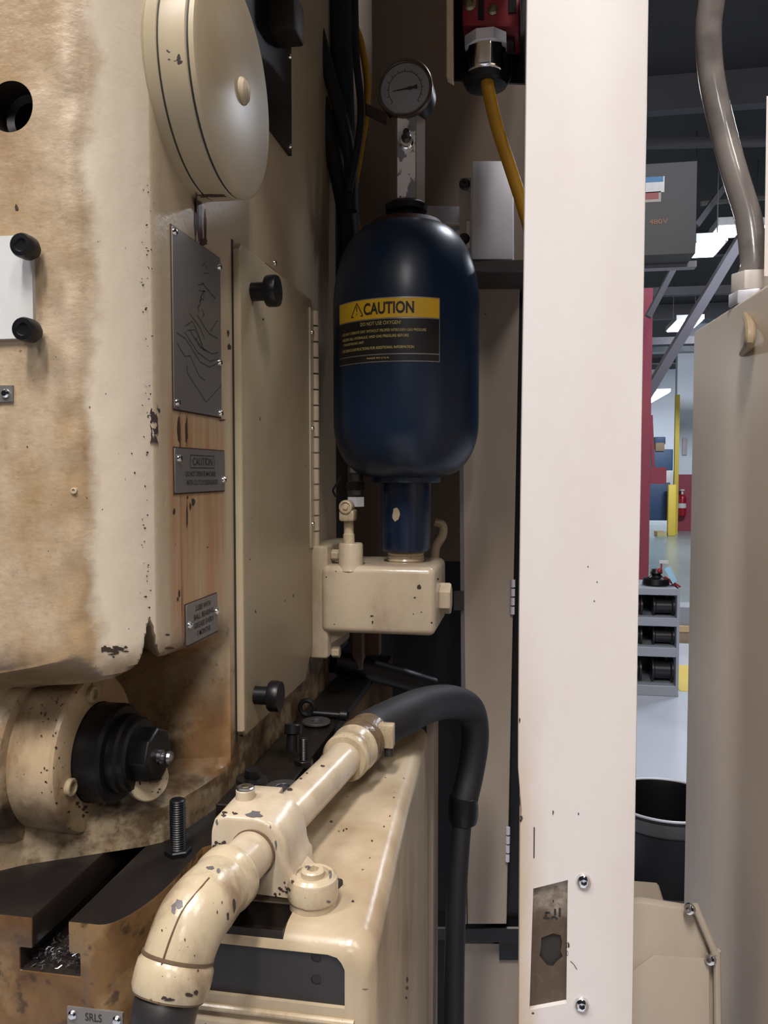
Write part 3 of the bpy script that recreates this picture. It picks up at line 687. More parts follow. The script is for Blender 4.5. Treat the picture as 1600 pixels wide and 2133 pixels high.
part('spacer', lathe(NB(), [(.0153, -.001), (.0155, eb), (.0, eb+.0002)], bc, (0, 0, 1), 48), IVORY, cl)
hxs = lambda h, r1: cut(lathe(NB(), [(r1, 0), (r1, h-.001), (r1-.001, h), (0, h)], seg=32), lathe(NB(), [(r1*.55, h-.004), (r1*.55, h+.002)], seg=6))
put('bolt', mesh_of('bolt', hxs(.010, .0078), IVORY2), cl, bc+Vector((0, 0, top-.007)), (0, 0, 1))
lb = Vector((pc.x+SX0+.0125, .534, pc.z+ht-.001))
put('bolt', mesh_of('bolt', hxs(.008, .0066), IVORY2), cl, lb, (0, 0, 1)).data.materials[0] = IVORY
part('bolt_cap', cut(lathe(NB(), [(.0064, .0078), (.0064, .0086), (.0054, .0092), (0, .0092)], lb, (0, 0, 1), 28), lathe(NB(), [(.0034, .0070), (.0034, .012)], lb, (0, 0, 1), 6)), STEEL, cl)
q = U(706, 1843, d=.56); part('set_screw', lathe(NB(), [(.004, -.01), (.004, .001), (0, .001)], q, (1, -.3, 0), 12), INK, cl)
# coupling + band clamp
cq = PB-pdir*.028
cpn = thing('hose_coupling', 'grimy ivory hose coupling with a band clamp on the pipe end', 'coupling', cq)
part('sleeve', lathe(NB(), [(.0152, 0), (.0196, .0005), (.0212, .003), (.0214, .008), (.0204, .010), (.0204, .019), (.0218, .022), (.0222, .029), (.0208, .032)], cq, pdir, 40), IVORY2, cpn)
BRN = paint('varnished_grime', (.13, .085, .05), (.05, .03, .02), .7, 60, .22, .7, 160, .2)
part('crimp', lathe(NB(), [(.0205, .032), (.0213, .034), (.0213, .043), (.0224, .045), (.0224, .049), (.0210, .051), (.0206, .066), (.0212, .068), (.0205, .072)], cq, pdir, 40), BRN, cpn)
lg = U(806, 1538, d=.755)
part('lug', bev(hexa(NB(), [lg+Vector(v) for v in ((-.009, 0, -.010), (.006, 0, -.010), (.006, 0, .012), (-.009, 0, .012))], [lg+Vector(v) for v in ((-.009, .012, -.010), (.006, .012, -.010), (.006, .012, .012), (-.009, .012, .012))]), .0015, 2), IVORY2, cpn)
part('lug_screw', lathe(NB(), [(.0045, 0), (.0045, .008), (0, .008)], lg+Vector((.001, .006, -.018)), (0, 0, 1), 12), DSTEEL, cpn)
hs0 = cq+pdir*.066
hpts = [hs0, hs0+pdir*.02, U(838, 1490, d=.83), U(890, 1468, d=.90), U(940, 1462, d=.96), U(978, 1478, d=1.0), U(990, 1530, d=1.01), U(982, 1600, d=1.01), U(966, 1672, d=1.0)]
ho = thing('rubber_hose', 'thick black rubber hose arching right from the coupling and hanging down', 'hose', hs0)
part('hose', tube(NB(), hpts, [.0200, .0204, .0204, .0200, .0195, .0185, .0170, .0165, .0165], 28, 8), RUB, ho)
q = U(965, 1688, d=1.0); part('ferrule', lathe(NB(), [(.010, .020), (.0165, .017), (.0185, .006), (.0185, -.006), (.0165, -.015), (.010, -.020)], q, (0, 0, 1), 28), BLACK, ho)
part('drop_tube', tube(NB(), [q, U(956, 1800, d=.99), U(948, 1950, d=.98), U(944, 2250, d=.97)], [.0115, .0118, .0122, .0125], 18, 6), RUB, ho)

# ------------------------------------------------------------------ valve block and accumulator
AX, AY = -.1520, 1.022
vb = thing('valve_block', 'ivory cast valve block under the blue accumulator', 'valve block', (-.18, AY, Rz(-.225)))
vx0, vx1 = -.238, -.1075; vz0, vz1 = Rz(-.1950), Rz(-.1125)
part('block', bev(box(NB(), vx0-.01, vx1, .958, 1.085, vz0, vz1), .0085, 4), IVORY, vb)
part('flange', bev(box(NB(), XS-.0005, -.2395, .962, 1.09, Rz(-.228), Rz(-.089)), .004, 3), IVORY, vb)
bm = hexa(NB(), [(-.245, .975, Rz(-.12)), (-.245, 1.07, Rz(-.12)), (-.245, 1.07, Rz(-.215)), (-.245, .975, Rz(-.215))], [(-.205, .99, Rz(-.14)), (-.205, 1.06, Rz(-.14)), (-.205, 1.06, Rz(-.19)), (-.205, .99, Rz(-.19))])
part('rib', bm, IVORY, vb)
q = U(731, 1150, d=1.0)
part('boss', lathe(NB(), [(.0175, -.022), (.0150, -.013), (.0148, .009), (.0138, .0112), (0, .0115)], q, (0, 0, 1), 32), IVORY, vb)
part('plug', lathe(NB(), [(.0195, -.004), (.0195, .012), (.0180, .014), (0, .014)], (vx1, 1.015, U(925, 1255, d=.99).z), (1, 0, 0), 6, PI/6), IVORY, vb)
hb = mesh_of('flange_bolt', bev(lathe(NB(), [(.0075, 0), (.0075, .010), (0, .010)], seg=6), .0008, 1), IVORY)
for py in (1158, 1362): q = U(694, py, X=-.2395+.004); put('flange_bolt', hb, vb, (-.2395, .985, q.z), (1, 0, 0))
threaded_b = NB(); lathe(threaded_b, [(v, t) for k in range(6) for v, t in ((.0235, -.022+k*.0045), (.0222, -.0197+k*.0045))]+[(.022, .006)], (AX, AY, Rz(-.0925)), (0, 0, 1), 36)
ac = thing('bladder_accumulator', 'dark blue pressure accumulator bottle standing on the valve block', 'accumulator', (AX, AY, Rz(-.1145)))
part('threaded_neck', threaded_b, IVORY, ac, 'ivory threaded nipple')
nk = part('neck', lathe(NB(), [(.0225, -.099), (.0290, -.0985), (.0312, -.094), (.0316, -.0125), (.0430, -.0120), (.0438, -.010), (.0438, .004), (.0425, .006), (.03, .01)], (AX, AY, H), (0, 0, 1), 56), NECKB, ac)
Rb = .0912; prof = [(.0, -.006), (.030, -.0055)]
for k in range(1, 17):
    t = k/16*PI/2; prof.append((.038+(Rb-.038)*math.sin(t)**.9, .064-.070*math.cos(t)))
prof.append((Rb, .10)); prof.append((Rb, .205))
for k in range(1, 19):
    t = k/18*PI/2; prof.append((.030+(Rb-.030)*math.cos(t)**.85, .205+.102*math.sin(t)**1.0))
prof.append((.0, .3075))
part('shell', lathe(NB(), prof, (AX, AY, H), (0, 0, 1), 96), BLUE, ac)
part('top_ring', lathe(NB(), [(.050, .292), (.0500, .301), (.044, .3095), (.030, .312), (.0, .3125)], (AX, AY, H), (0, 0, 1), 48), MAROON, ac, 'dull red ring')
part('top_nut', lathe(NB(), [(.022, .309), (.022, .319), (.0165, .3195), (.0165, .323), (.0255, .324), (.0265, .331), (.022, .3345), (0, .335)], (AX, AY, H), (0, 0, 1), 36), BLACK, ac)
al = math.atan2(-AX, AY)
a8 = math.radians(90)-al
bm = NB(); ring = []
pts = [(AX+.0235*math.sin(al+math.radians(30+60*k)), AY-.0235*math.cos(al+math.radians(30+60*k))) for k in range(6)]
bm = prism(NB(), pts, 'Z', Rz(.334), Rz(.4365)); bm = bev(bm, .0008, 1)
bmesh.ops.recalc_face_normals(bm, faces=bm.faces)
fd = Vector((math.sin(al), -math.cos(al), 0))
for f in bm.faces: f.material_index = 0 if f.normal.dot(fd) > .9 else 1
part('charging_block', bm, [FLAKE, FLAKE_D], ac, 'hexagonal block with flaking paint')
q = Vector((AX, AY, Rz(.401)))+fd*.0203
vs_ = part('valve_stem', lathe(NB(), [(.0085, -.001), (.0085, .002), (.0068, .003), (.0068, .008)], q, fd, 24), CHROME, ac)
part('valve_cap', lathe(NB(), [(.0060, .002), (.0060, .010), (.0042, .012), (.0042, .020), (.0034, .0215), (0, .0215)], q, fd+Vector((0, 0, .30)), 20), DSTEEL, ac)
# small light paint patch on the neck
bm = NB(); rr = random.Random(5); cen = (math.asin((826-846)/52), Rz(-.0515)); vv = []
for k in range(14):
    t = 2*PI*k/14; r0 = rr.uniform(.85, 1.15); ph = cen[0]+.155*r0*math.cos(t)+al; zz = cen[1]+.0080*r0*math.sin(t)
    vv.append(bm.verts.new((AX+.0320*math.sin(ph), AY-.0320*math.cos(ph), zz)))
bm.faces.new(vv); part('bare_patch', bm, IVORY, ac, 'ivory chip in the blue paint', recalc=False)
# caution label on the shell
Lw, Lh = .137, .0735; lz0 = Rz(.1275); ph0 = math.radians(-61)+al
def lab(off): return lambda u, v: (AX+(Rb+off)*math.sin(ph0+u/Rb), AY-(Rb+off)*math.cos(ph0+u/Rb), lz0+v)
def patch(u0, u1, v0, v1, off, mat, name, parent, lbl=None):
    bm = NB(); f = lab(off); n = max(2, int((u1-u0)/.003)); P = [[bm.verts.new(f(u0+(u1-u0)*i/n, v)) for i in range(n+1)] for v in (v0, v1)]
    for i in range(n): bm.faces.new((P[0][i], P[0][i+1], P[1][i+1], P[1][i]))
    return part(name, bm, mat, parent, lbl, recalc=False)
lb_ = patch(0, Lw, 0, Lh, .0004, SLAB, 'caution_label', ac, 'yellow and black CAUTION sticker')
patch(.001, Lw-.001, .0502, Lh-.0012, .0007, YLAB, 'yellow_band', lb_)
patch(.001, Lw-.001, .0095, .0488, .0007, KLAB, 'black_field', lb_)
patch(.001, Lw-.001, .0010, .0083, .0007, KLAB, 'black_strip', lb_)
lettering([('CAUTION', .0455, .0545, .0605, .0140)], lab(.0010), INK, lb_, 'lettering', offset=.03)
strokes([[(.0265, .0545), (.0355, .0700), (.0445, .0545), (.0265, .0545)], [(.0355, .0660), (.0355, .0600)], [(.0355, .0582), (.0355, .0565)]], lab(.0010), .0012, INK, lb_, 'warning_symbol')
lettering([('DO NOT USE OXYGEN!', .041, .0425, .050, .0042), ('• DO NOT OPERATE UNIT WITHOUT PROPER NITROGEN GAS PRESSURE', .008, .0345, .112, .0031),
           ('• RELIEVE ALL HYDRAULIC AND GAS PRESSURE BEFORE', .008, .0280, .092, .0031), ('DISASSEMBLING UNIT', .012, .0225, .034, .0028),
           ('• SEE SERVICE INSTRUCTIONS FOR ADDITIONAL INFORMATION', .008, .0150, .098, .0031), ('MADE IN U.S.A.', .050, .0040, .028, .0018)], lab(.0010), TLAB, lb_, 'small_print', offset=.0)
# gauge
gq = U(843, 184, d=.985)
gd = Vector((-.03, -1, -.06)).normalized()
ga = thing('pressure_gauge', 'round black pressure gauge with a pale dial above the accumulator', 'gauge', (gq.x+.002, AY-.003, Rz(.4365)))
part('case', lathe(NB(), [(0, -.040), (.0300, -.040), (.0328, -.037), (.0328, -.004), (.0318, -.002), (.0312, -.002), (.0310, -.0045), (0, -.0045)], gq, gd, 64), BLACK, ga)
part('bezel', lathe(NB(), [(.0318, -.006), (.0342, -.004), (.0345, .001), (.0335, .0035), (.0312, .0032), (.0300, -.001), (.0300, -.006)], gq, gd, 64), plain('bezel_brass', (.16, .13, .10), .35, .8), ga)
dl = part('dial', lathe(NB(), [(.0302, -.0040), (.0302, -.0030), (0, -.0030)], gq, gd, 48), DIAL, ga)
ga_, gu, gv = frame(gd)
gr = Vector((1, 0, 0)); gr = (gr-gd*gr.dot(gd)).normalized(); gup = -gd.cross(gr)*-1
gup = Vector((0, 0, 1)); gup = (gup-gd*gup.dot(gd)).normalized()
def gfn(u, v): return gq+gr*u+gup*v-gd*.0024
arc = [(.0205*math.cos(math.radians(t)), .0205*math.sin(math.radians(t))) for t in range(-42, 223, 8)]
tk = [[(.0205*math.cos(math.radians(t)), .0205*math.sin(math.radians(t))), (.0235*math.cos(math.radians(t)), .0235*math.sin(math.radians(t)))] for t in range(-42, 223, 22)]
strokes([arc]+tk, gfn, .0008, DSTEEL, dl, 'scale_marks')
part('needle', prism(NB(), [(0, -.0020), (-.004, -.001), (-.021, -.0003), (-.021, .0003), (-.004, .001), (0, .0020), (.004, .0012), (.0095, .0026), (.0095, -.0026), (.004, -.0012)], 'Z', 0, .0006), INK, None)
nd = [o for o in bpy.data.objects if o.name.startswith('needle')][-1]; nd.parent = ga
nd.location = gq-gd*.0018-Vector(ga.location); nd.rotation_euler = Matrix((gr, gup, gd)).transposed().to_euler(); nd.rotation_euler = (Matrix((gr, gup, gd)).transposed() @ Matrix.Rotation(math.radians(6), 3, 'Z')).to_euler()
part('glass', lathe(NB(), [(.0302, .0012), (.0302, .0022), (.020, .0030), (0, .0034), (0, .0024), (.020, .0020)][:4], gq, gd, 48), GLASS, ga)
part('stem', lathe(NB(), [(.0085, 0), (.0085, .006), (.0070, .007), (.0070, .016)], (gq.x+.002, AY-.006, Rz(.4365)), (0, -.02, 1), 20), BLACK, ga)
# dark tag behind the gauge
o = part('pipe_bracket', bev(hexa(NB(), [U(762, 215, d=1.2), U(806, 235, d=1.2), U(806, 262, d=1.2), U(762, 240, d=1.2)], [U(762, 215, d=1.23), U(806, 235, d=1.23), U(806, 262, d=1.23), U(762, 240, d=1.23)]), .001, 1), plain('brown_bracket', (.06, .04, .035), .6))
tag(o, 'small dark brown bracket left of the gauge', 'bracket')
# fittings left of the neck
ft = thing('hydraulic_fitting', 'ivory elbow fitting standing on the valve block left of the blue neck', 'fitting', U(731, 1138, d=1.0))
q = U(727, 1130, d=1.0); q1 = U(726, 1078, d=1.0)
part('stem', lathe(NB(), [(.0072, -.002), (.0070, .010), (.0060, .011), (.0060, (q1-q).length)], q, q1-q, 20), IVORY2, ft)
qc = U(720, 1056, d=.985)
part('cap', lathe(NB(), [(.0082, -.014), (.0085, 0), (.0078, .002), (.0060, .0025), (.0055, .001), (.0035, .001), (.003, .003), (0, .0032)], qc, (0, -1, 0), 28), IVORY2, ft)
part('elbow_body', bev(box(NB(), q1.x-.009, q1.x+.010, qc.y, qc.y+.022, q1.z-.004, q1.z+.010), .003, 2), IVORY2, ft)
vt = thing('needle_valve', 'dark stacked valve fitting hanging under the accumulator at its left', 'valve', U(742, 1050, d=1.03))
for k, (py, rr_, hh, m) in enumerate(((1045, .0115, .012, ALU), (1026, .0105, .006, DSTEEL), (1012, .0120, .010, BLACK), (994, .0095, .010, DSTEEL), (978, .0075, .008, ALU))):
    q = U(741, py, d=1.03); part('hex_section', lathe(NB(), [(rr_, -hh/2), (rr_, hh/2), (0, hh/2)], q, (0, 0, 1), 6 if k % 2 == 0 else 20, .3), m, vt)
o = part('return_line', tube(NB(), [U(905, 1088, d=1.12), U(921, 1094, d=1.12), U(922, 1115, d=1.12), U(908, 1140, d=1.12), U(905, 1172, d=1.12)], .0062, 12, 6), plain('tan_hose', (.23, .17, .11), .5)); tag(o, 'short tan tube curling behind the blue neck, right side', 'tube')
o = part('thin_wire', tube(NB(), [U(712, 990, d=1.1), U(700, 1010, d=1.1), U(694, 1022, d=1.1), U(700, 1035, d=1.1)], .0016, 8, 6), RUB); tag(o, 'thin black wire beside the dark valve fitting', 'wire')
o = part('support_strut', bev(box(NB(), *sorted((U(736, 1340, Y=1.10).x, U(758, 1340, Y=1.10).x)), 1.09, 1.11, U(740, 1392, Y=1.1).z, Rz(-.19)), .001, 1), plain('strut_paint', (.15, .10, .08), .6)); tag(o, 'short brown strut under the valve block', 'strut')
o = part('gusset', bev(box(NB(), *sorted((U(760, 1340, Y=1.12).x, U(792, 1340, Y=1.12).x)), 1.115, 1.13, U(740, 1362, Y=1.12).z, Rz(-.19)), .001, 1), plain('gusset_paint', (.13, .07, .05), .6)); tag(o, 'rusty gusset right of the strut under the valve block', 'gusset')
o = part('inclined_pipe', tube(NB(), [U(690, 1375, d=1.12), U(790, 1400, d=1.16), U(900, 1432, d=1.2)], .016, 16, 4), BLACK); tag(o, 'black sloping pipe in the dark gap below the valve block', 'pipe')

# ------------------------------------------------------------------ cables at the top
o = part('yellow_cable', tube(NB(), [U(742, 60, d=1.22), U(752, 90, d=1.22), U(765, 170, d=1.21), U(762, 240, d=1.21), U(750, 320, d=1.20), U(738, 400, d=1.19), U(742, 460, d=1.18), U(752, 505, d=1.17)], .0052, 12, 6), YEL)
tag(o, 'thin yellow cable hanging behind the accumulator, left of the gauge', 'cable')
for pts, r_, lab_ in (([(590, -40), (628, 90), (668, 220), (698, 330), (722, 450), (726, 560)], .0125, 'dark grey hose slanting down at the top, leftmost of the black hoses'),
                      ([(708, -40), (712, 120), (716, 260), (722, 380), (726, 500), (722, 600)], .0150, 'thick black hose running straight down beside the machine side'),
                      ([(738, -40), (742, 120), (752, 220), (746, 300), (726, 400)], .0048, 'thin black cable crossing in front of the thin yellow cable'),
                      ([(640, -40), (662, 60), (690, 170), (716, 260), (730, 340), (731, 440)], .0085, 'black cable twisting beside the thick black hose')):
    o = part('black_hose', tube(NB(), [U(a, b, d=1.02+r_*5) for a, b in pts], r_, 14, 6), RUB); tag(o, lab_, 'hose')
# pneumatic bits at the top
vv_ = thing('air_valve', 'dark brown valve body high on the machine behind the round cover', 'valve', U(605, 90, X=XS+.01))
q = U(605, 60, X=XS+.02)
part('valve_body', bev(box(NB(), XS, XS+.03, q.y-.02, q.y+.02, q.z-.01, q.z+.03), .004, 2), plain('bronze', (.04, .028, .02), .5, .4), vv_)
part('valve_neck', lathe(NB(), [(.012, 0), (.012, .02), (.02, .022), (.02, .04), (.01, .045)], (XS+.015, q.y, q.z+.03), (0, 0, 1), 16), DSTEEL, vv_)
q = U(672, 62, d=1.16); o = part('solenoid', lathe(NB(), [(.006, -.02), (.010, -.016), (.010, .01), (.006, .014), (.006, .024)], q, (.2, -.5, 1), 18), ALU); tag(o, 'small dull cylinder valve among the hoses at the top', 'valve')

# ------------------------------------------------------------------ back enclosure
bx0 = U(742, 300, Y=1.38).x
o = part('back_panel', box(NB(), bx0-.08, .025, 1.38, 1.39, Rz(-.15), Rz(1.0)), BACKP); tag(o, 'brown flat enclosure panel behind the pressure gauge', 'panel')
o = part('rear_sheet', box(NB(), bx0-.10, .02, 1.50, 1.52, 0, Rz(-.1)), plain('black_void_paint', (.006, .006, .010), .8)); tag(o, 'black sheet in the dark gap behind the hose', 'guard')  # black sheet filling the gap behind the hose
o = part('light_stop', bev(box(NB(), -.62, -.305, 1.125, 1.375, Rz(-.297), Rz(1.2)), .004, 2), plain('rear_black', (.03, .024, .022), .6)); tag(o, 'nearly black added block closing off light behind the hoses at the far end of the column', 'cover')  # block added to stop light coming in behind the column
# tall panel
tY = 1.16
def quadslab(c4, Y, th): return hexa(NB(), [U(x, y, Y=Y) for x, y in c4], [U(x, y, Y=Y)+Vector((0, th, 0)) for x, y in c4])
tp = thing('tall_cabinet_door', 'tall narrow dull ivory cabinet door between accumulator and cream post', 'door', U(1010, 1925, Y=tY))
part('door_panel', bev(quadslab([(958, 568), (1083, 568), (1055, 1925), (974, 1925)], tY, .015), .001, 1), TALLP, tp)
part('edge_strip', quadslab([(957, 940), (965, 940), (972, 1925), (965, 1925)], tY-.006, .006), plain('strip_metal', (.25, .24, .25), .4, .7), tp)
lk = part('latch', bev(quadslab([(944, 1232), (966, 1232), (966, 1272), (944, 1272)], tY-.014, .012), .001, 1), DSTEEL, tp)
for (y0, y1) in ((1205, 1280), (1720, 1795)):
    for k in range(4):
        a_ = y0+(y1-y0)*k/4; x_ = 1083-(a_-568)/1357*28
        part('hinge_knuckle', lathe(NB(), [(.003, 0), (.003, .0105), (0, .0105)], U(x_-1, a_+18, Y=tY-.002), (0, 0, 1), 10), ALU, tp)
fr = thing('cabinet_frame', 'black steel frame around the tall narrow door', 'frame', U(1060, 1960, Y=1.2))
part('upright', quadslab([(1050, 560), (1120, 560), (1120, 2000), (1040, 2000)], 1.19, .03), BLACK, fr)
part('sill', bev(quadslab([(900, 1932), (1100, 1932), (1100, 1966), (900, 1960)], 1.17, .05), .002, 1), BLACK, fr)
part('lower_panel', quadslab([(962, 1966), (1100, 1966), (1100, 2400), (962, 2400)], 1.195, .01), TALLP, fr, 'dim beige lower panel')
# silver box, rail and bracket
sb = thing('junction_box', 'pale grey metal junction box right of the accumulator top', 'box', U(1026, 540, Y=1.15))
part('box_body', bev(hexa(NB(), [U(x, y, Y=1.10) for x, y in ((984, 335), (1068, 335), (1068, 540), (982, 540))], [U(x, y, Y=1.10)+Vector((.0, .09, 0)) for x, y in ((984, 335), (1068, 335), (1068, 540), (982, 540))]), .0012, 2), ALU, sb)
bk = thing('slotted_bracket', 'slotted steel bracket with two bolts left of the junction box', 'bracket', U(969, 530, Y=1.12))
bm = quadslab([(957, 370), (981, 370), (981, 530), (957, 530)], 1.12, .003)
bm = cut(bm, quadslab([(971, 456), (978, 456), (978, 515), (971, 515)], 1.115, .01))
part('strap', bm, STEEL, bk)
bt = mesh_of('bolt', cut(lathe(NB(), [(.0075, 0), (.0075, .002), (.0055, .003), (.0055, .007), (0, .007)], seg=24), lathe(NB(), [(.003, .004), (.003, .01)], seg=6)), DSTEEL)
for px, py in ((968, 384), (967, 498)): put('bolt', bt, bk, U(px, py, Y=1.12), (0, -1, 0))
rl_ = thing('mounting_rail', 'light steel rail running behind the accumulator top', 'rail', U(920, 470, Y=1.17))
part('rail_web', quadslab([(868, 428), (965, 430), (965, 463), (868, 466)], 1.17, .004), ALU, rl_)
part('rail_lip', quadslab([(868, 471), (965, 470), (965, 476), (868, 478)], 1.165, .012), ALU, rl_)
o = part('cross_shelf', bev(hexa(NB(), [U(x, y, Y=1.06) for x, y in ((940, 546), (1100, 540), (1100, 566), (940, 566))], [U(x, y, Y=1.06)+Vector((0, .13, 0)) for x, y in ((940, 546), (1100, 540), (1100, 566), (940, 566))]), .001, 1), DSTEEL)
tag(o, 'dark steel angle shelf under the junction box', 'shelf')
o = part('slanted_brace', bar(NB(), U(915, 478, d=1.13), U(985, 545, d=1.13), .006, .006), STEEL); tag(o, 'thin bright brace behind the accumulator shoulder', 'brace')
# ------------------------------------------------------------------ switch box and yellow cable
SY = .86
sw = thing('switch_box', 'open control box with red and black switch parts at the top', 'switch box', U(1015, 165, Y=SY))
part('left_side', bev(hexa(NB(), [U(x, y, Y=SY) for x, y in ((930, -60), (943, -60), (944, 168), (930, 160))], [U(x, y, Y=SY)+Vector((0, .012, 0)) for x, y in ((930, -60), (943, -60), (944, 168), (930, 160))]), .0008, 1), IVORY, sw, 'ivory box edge')
part('inner_wall', hexa(NB(), [U(x, y, Y=SY+.013) for x, y in ((934, -60), (940, -60), (940, 164), (934, 160))], [U(x, y, Y=SY+.10) for x, y in ((936, -60), (943, -60), (943, 160), (936, 158))]), BLACK, sw)
part('back_plate', quadslab([(942, -60), (1130, -60), (1130, 176), (942, 166)], SY+.10, .004), BLACK, sw)
part('right_side', quadslab([(1095, -60), (1102, -60), (1102, 172), (1095, 172)], SY, .09), BLACK, sw)
md = thing('x', '', '', (0, 0, 0)); bpy.data.objects.remove(md)
rd = part('red_module', bev(hexa(NB(), [U(x, y, Y=SY+.03) for x, y in ((962, -60), (1083, -60), (1083, 56), (962, 54))], [U(x, y, Y=SY+.03)+Vector((0, .06, 0)) for x, y in ((962, -60), (1083, -60), (1083, 56), (962, 54))]), .003, 2), REDP, sw)
part('module_slot', quadslab([(996, -60), (1008, -60), (1008, 40), (996, 40)], SY+.028, .004), BLACK, rd)
part('module_slot', quadslab([(1060, -10), (1076, -10), (1076, 26), (1060, 26)], SY+.028, .004), BLACK, rd)
part('red_base', quadslab([(965, 56), (1080, 56), (1070, 84), (985, 84)], SY+.05, .03), plain('dark_red', (.06, .008, .012), .5), sw)
for px, py, rr_ in ((979, 10, .007), (1027, 22, .0055)):
    q = U(px, py, Y=SY+.03); bm = lathe(NB(), [(rr_, -.001), (rr_, .002), (rr_*.6, .0035), (rr_*.5, .001), (0, .001)], q, (0, -1, 0), 16); part('terminal_screw', bm, plain('brass_screw', (.30, .26, .18), .4, .9), rd)
gl = thing('cable_gland', 'chrome hexagonal cable gland hanging from the switch box', 'gland', U(1012, 165, d=.86))
q = U(1012, 130, d=.87)
part('collar', lathe(NB(), [(.012, .026), (.0235, .025), (.0235, .014), (.0215, .013)], q, (0, 0, 1), 8, .39), ALU, gl)
part('gland_body', bev(lathe(NB(), [(.0215, .014), (.0215, -.010), (.0190, -.013)], q, (0, 0, 1), 10, .3), .0015, 2), CHROME, gl)
part('gland_nut', lathe(NB(), [(.0270, .006), (.0275, .004), (.0265, -.012), (.022, -.020), (.012, -.0215)], q+Vector((0, .012, 0)), (0, 0, 1), 24), BLACK, gl)
part('seal', lathe(NB(), [(.0185, -.011), (.016, -.019), (.008, -.020)], q, (0, 0, 1), 24), RUB, gl)
o = part('yellow_cable', tube(NB(), [U(1014, 158, d=.87), U(1018, 190, d=.87), U(1034, 260, d=.875), U(1060, 340, d=.88), U(1086, 420, d=.885), U(1110, 500, d=.89)], .0068, 16, 6), YEL)
tag(o, 'thick yellow cable running from the chrome gland behind the cream post', 'cable')
# ------------------------------------------------------------------ cream post
PY = .62
post = thing('cream_post', 'tall cream sheet-metal post with a square cutout near its foot', 'post', (U(1205, 1000, Y=PY).x, PY+.03, Rz(-.8)))
def xl(y): return U(1089+ (985-y)*.0092, y, Y=PY)
pl = [(1107, -900), (1369, -900), (1352, 0), (1336, 985), (1330, 1300), (1318, 2133), (1316, 2330), (1078, 2330), (1080, 2133), (1083, 1720), (1086, 1690), (1079, 1600), (1081, 1300), (1086, 900), (1092, 500), (1097, 60)]
bm = hexa(NB(), [U(x, y, Y=PY) for x, y in pl], [U(x, y, Y=PY)+Vector((-.001, .075, 0)) for x, y in pl])
bm = bev(bm, .0016, 2, 40, lambda e: all(v.co.y < PY+.001 for v in e.verts))
cq4 = [(1111, 1851), (1183, 1833), (1180, 2090), (1103, 2104)]
bm = cut(bm, hexa(NB(), [U(x, y, Y=PY)+Vector((0, -.01, 0)) for x, y in cq4], [U(x, y, Y=PY)+Vector((0, .007, 0)) for x, y in cq4]))
part('post_sheet', bm, POSTP, post)
r = random.Random(11)
hole = [(1128+r.uniform(-2, 2), 1953), (1140, 1949), (1152+r.uniform(-2, 2), 1944), (1168, 1948), (1171, 1962), (1168, 1980), (1172, 1992), (1160, 2002), (1152, 2012), (1140, 2010), (1131, 2000), (1124, 1990), (1127, 1972)]
bm = hexa(NB(), [U(x, y, Y=PY+.0045) for x, y in cq4], [U(x, y, Y=PY+.0069) for x, y in cq4])
bm = cut(bm, hexa(NB(), [U(x, y, Y=PY-.01) for x, y in hole], [U(x, y, Y=PY+.02) for x, y in hole]))
part('recess_plate', bm, DIRTY, post, 'grimy recessed plate with a torn hole')
part('cavity', hexa(NB(), [U(x, y, Y=PY+.0066) for x, y in ((1120, 1940), (1176, 1940), (1176, 2016), (1120, 2016))], [U(x, y, Y=PY+.0074) for x, y in ((1120, 1940), (1176, 1940), (1176, 2016), (1120, 2016))]), INK, post)
strokes([[(0, 0), (0, .0035), (.003, .0035)], [(.004, -.001), (.006, .001), (.009, -.001)], [(.0105, .001), (.0105, .008)], [(-.002, -.001), (.003, -.001)], [(.005, .013), (.006, .013)], [(.007, .002), (.007, .007)]], lambda u, v: U(1137, 1910, Y=PY+.0043)+Vector((u, 0, v)), .0016, INK, post, 'black_marks')
bh = mesh_of('button_screw', cut(lathe(NB(), [(.0056, 0), (.0056, .0006), (.0048, .0025), (.0030, .0036), (0, .0038)], seg=28), lathe(NB(), [(.0024, .0012), (.0024, .006)], seg=6)), CHROME)
for px, py in ((1216, 1834), (1212, 2091)): put('button_screw', bh, post, U(px, py, Y=PY), (0, -1, 0), 'chrome button screw')
strokes([[(0, 0), (0, -.024)]], lambda u, v: U(1113, 1723, Y=PY-.0003)+Vector((u, 0, v)), .0009, SCR, post, 'scratch')
strokes([[(0, 0), (.0025, -.002), (.005, -.006)]], lambda u, v: U(1188, 2002, Y=PY-.0003)+Vector((u, 0, v)), .0005, SCR, post, 'crack')

# ------------------------------------------------------------------ right cabinet
zt = Rz(.176)
Pf = U(1445, 690, Z=zt); Pn = U(1600, 590, Z=zt); dv = (Pn-Pf); dv.z = 0; dv.normalize(); sidev = Vector((-dv.y, dv.x, 0))
if sidev.x < 0: sidev = -sidev
Pn2 = Pf+dv*.75
rc = thing('beige_cabinet', 'large glossy beige cabinet side at the right edge', 'cabinet', ((Pf+Pn2)/2+sidev*.1)*1.0)
rc.location.z = Rz(-1.0)
def rp(s_, w_, z_): p = Pf+dv*s_+sidev*w_; return Vector((p.x, p.y, z_))
bm = hexa(NB(), [rp(0, 0, Rz(-1.0)), rp(.75, 0, Rz(-1.0)), rp(.75, 0, zt), rp(0, 0, zt)], [rp(0, .5, Rz(-1.0)), rp(.75, .5, Rz(-1.0)), rp(.75, .5, zt), rp(0, .5, zt)])
bev(bm, .004, 3, 30); part('cabinet_body', bm, RPAN, rc)
def on_side(px, py, off=0):
    v = cf + cr*(px-800)/F + cu*(1066.5-py)/F; o0 = Vector((0, 0, H)); n_ = -sidev
    t = (Pf+n_*off-o0).dot(n_)/v.dot(n_); return o0+v*t
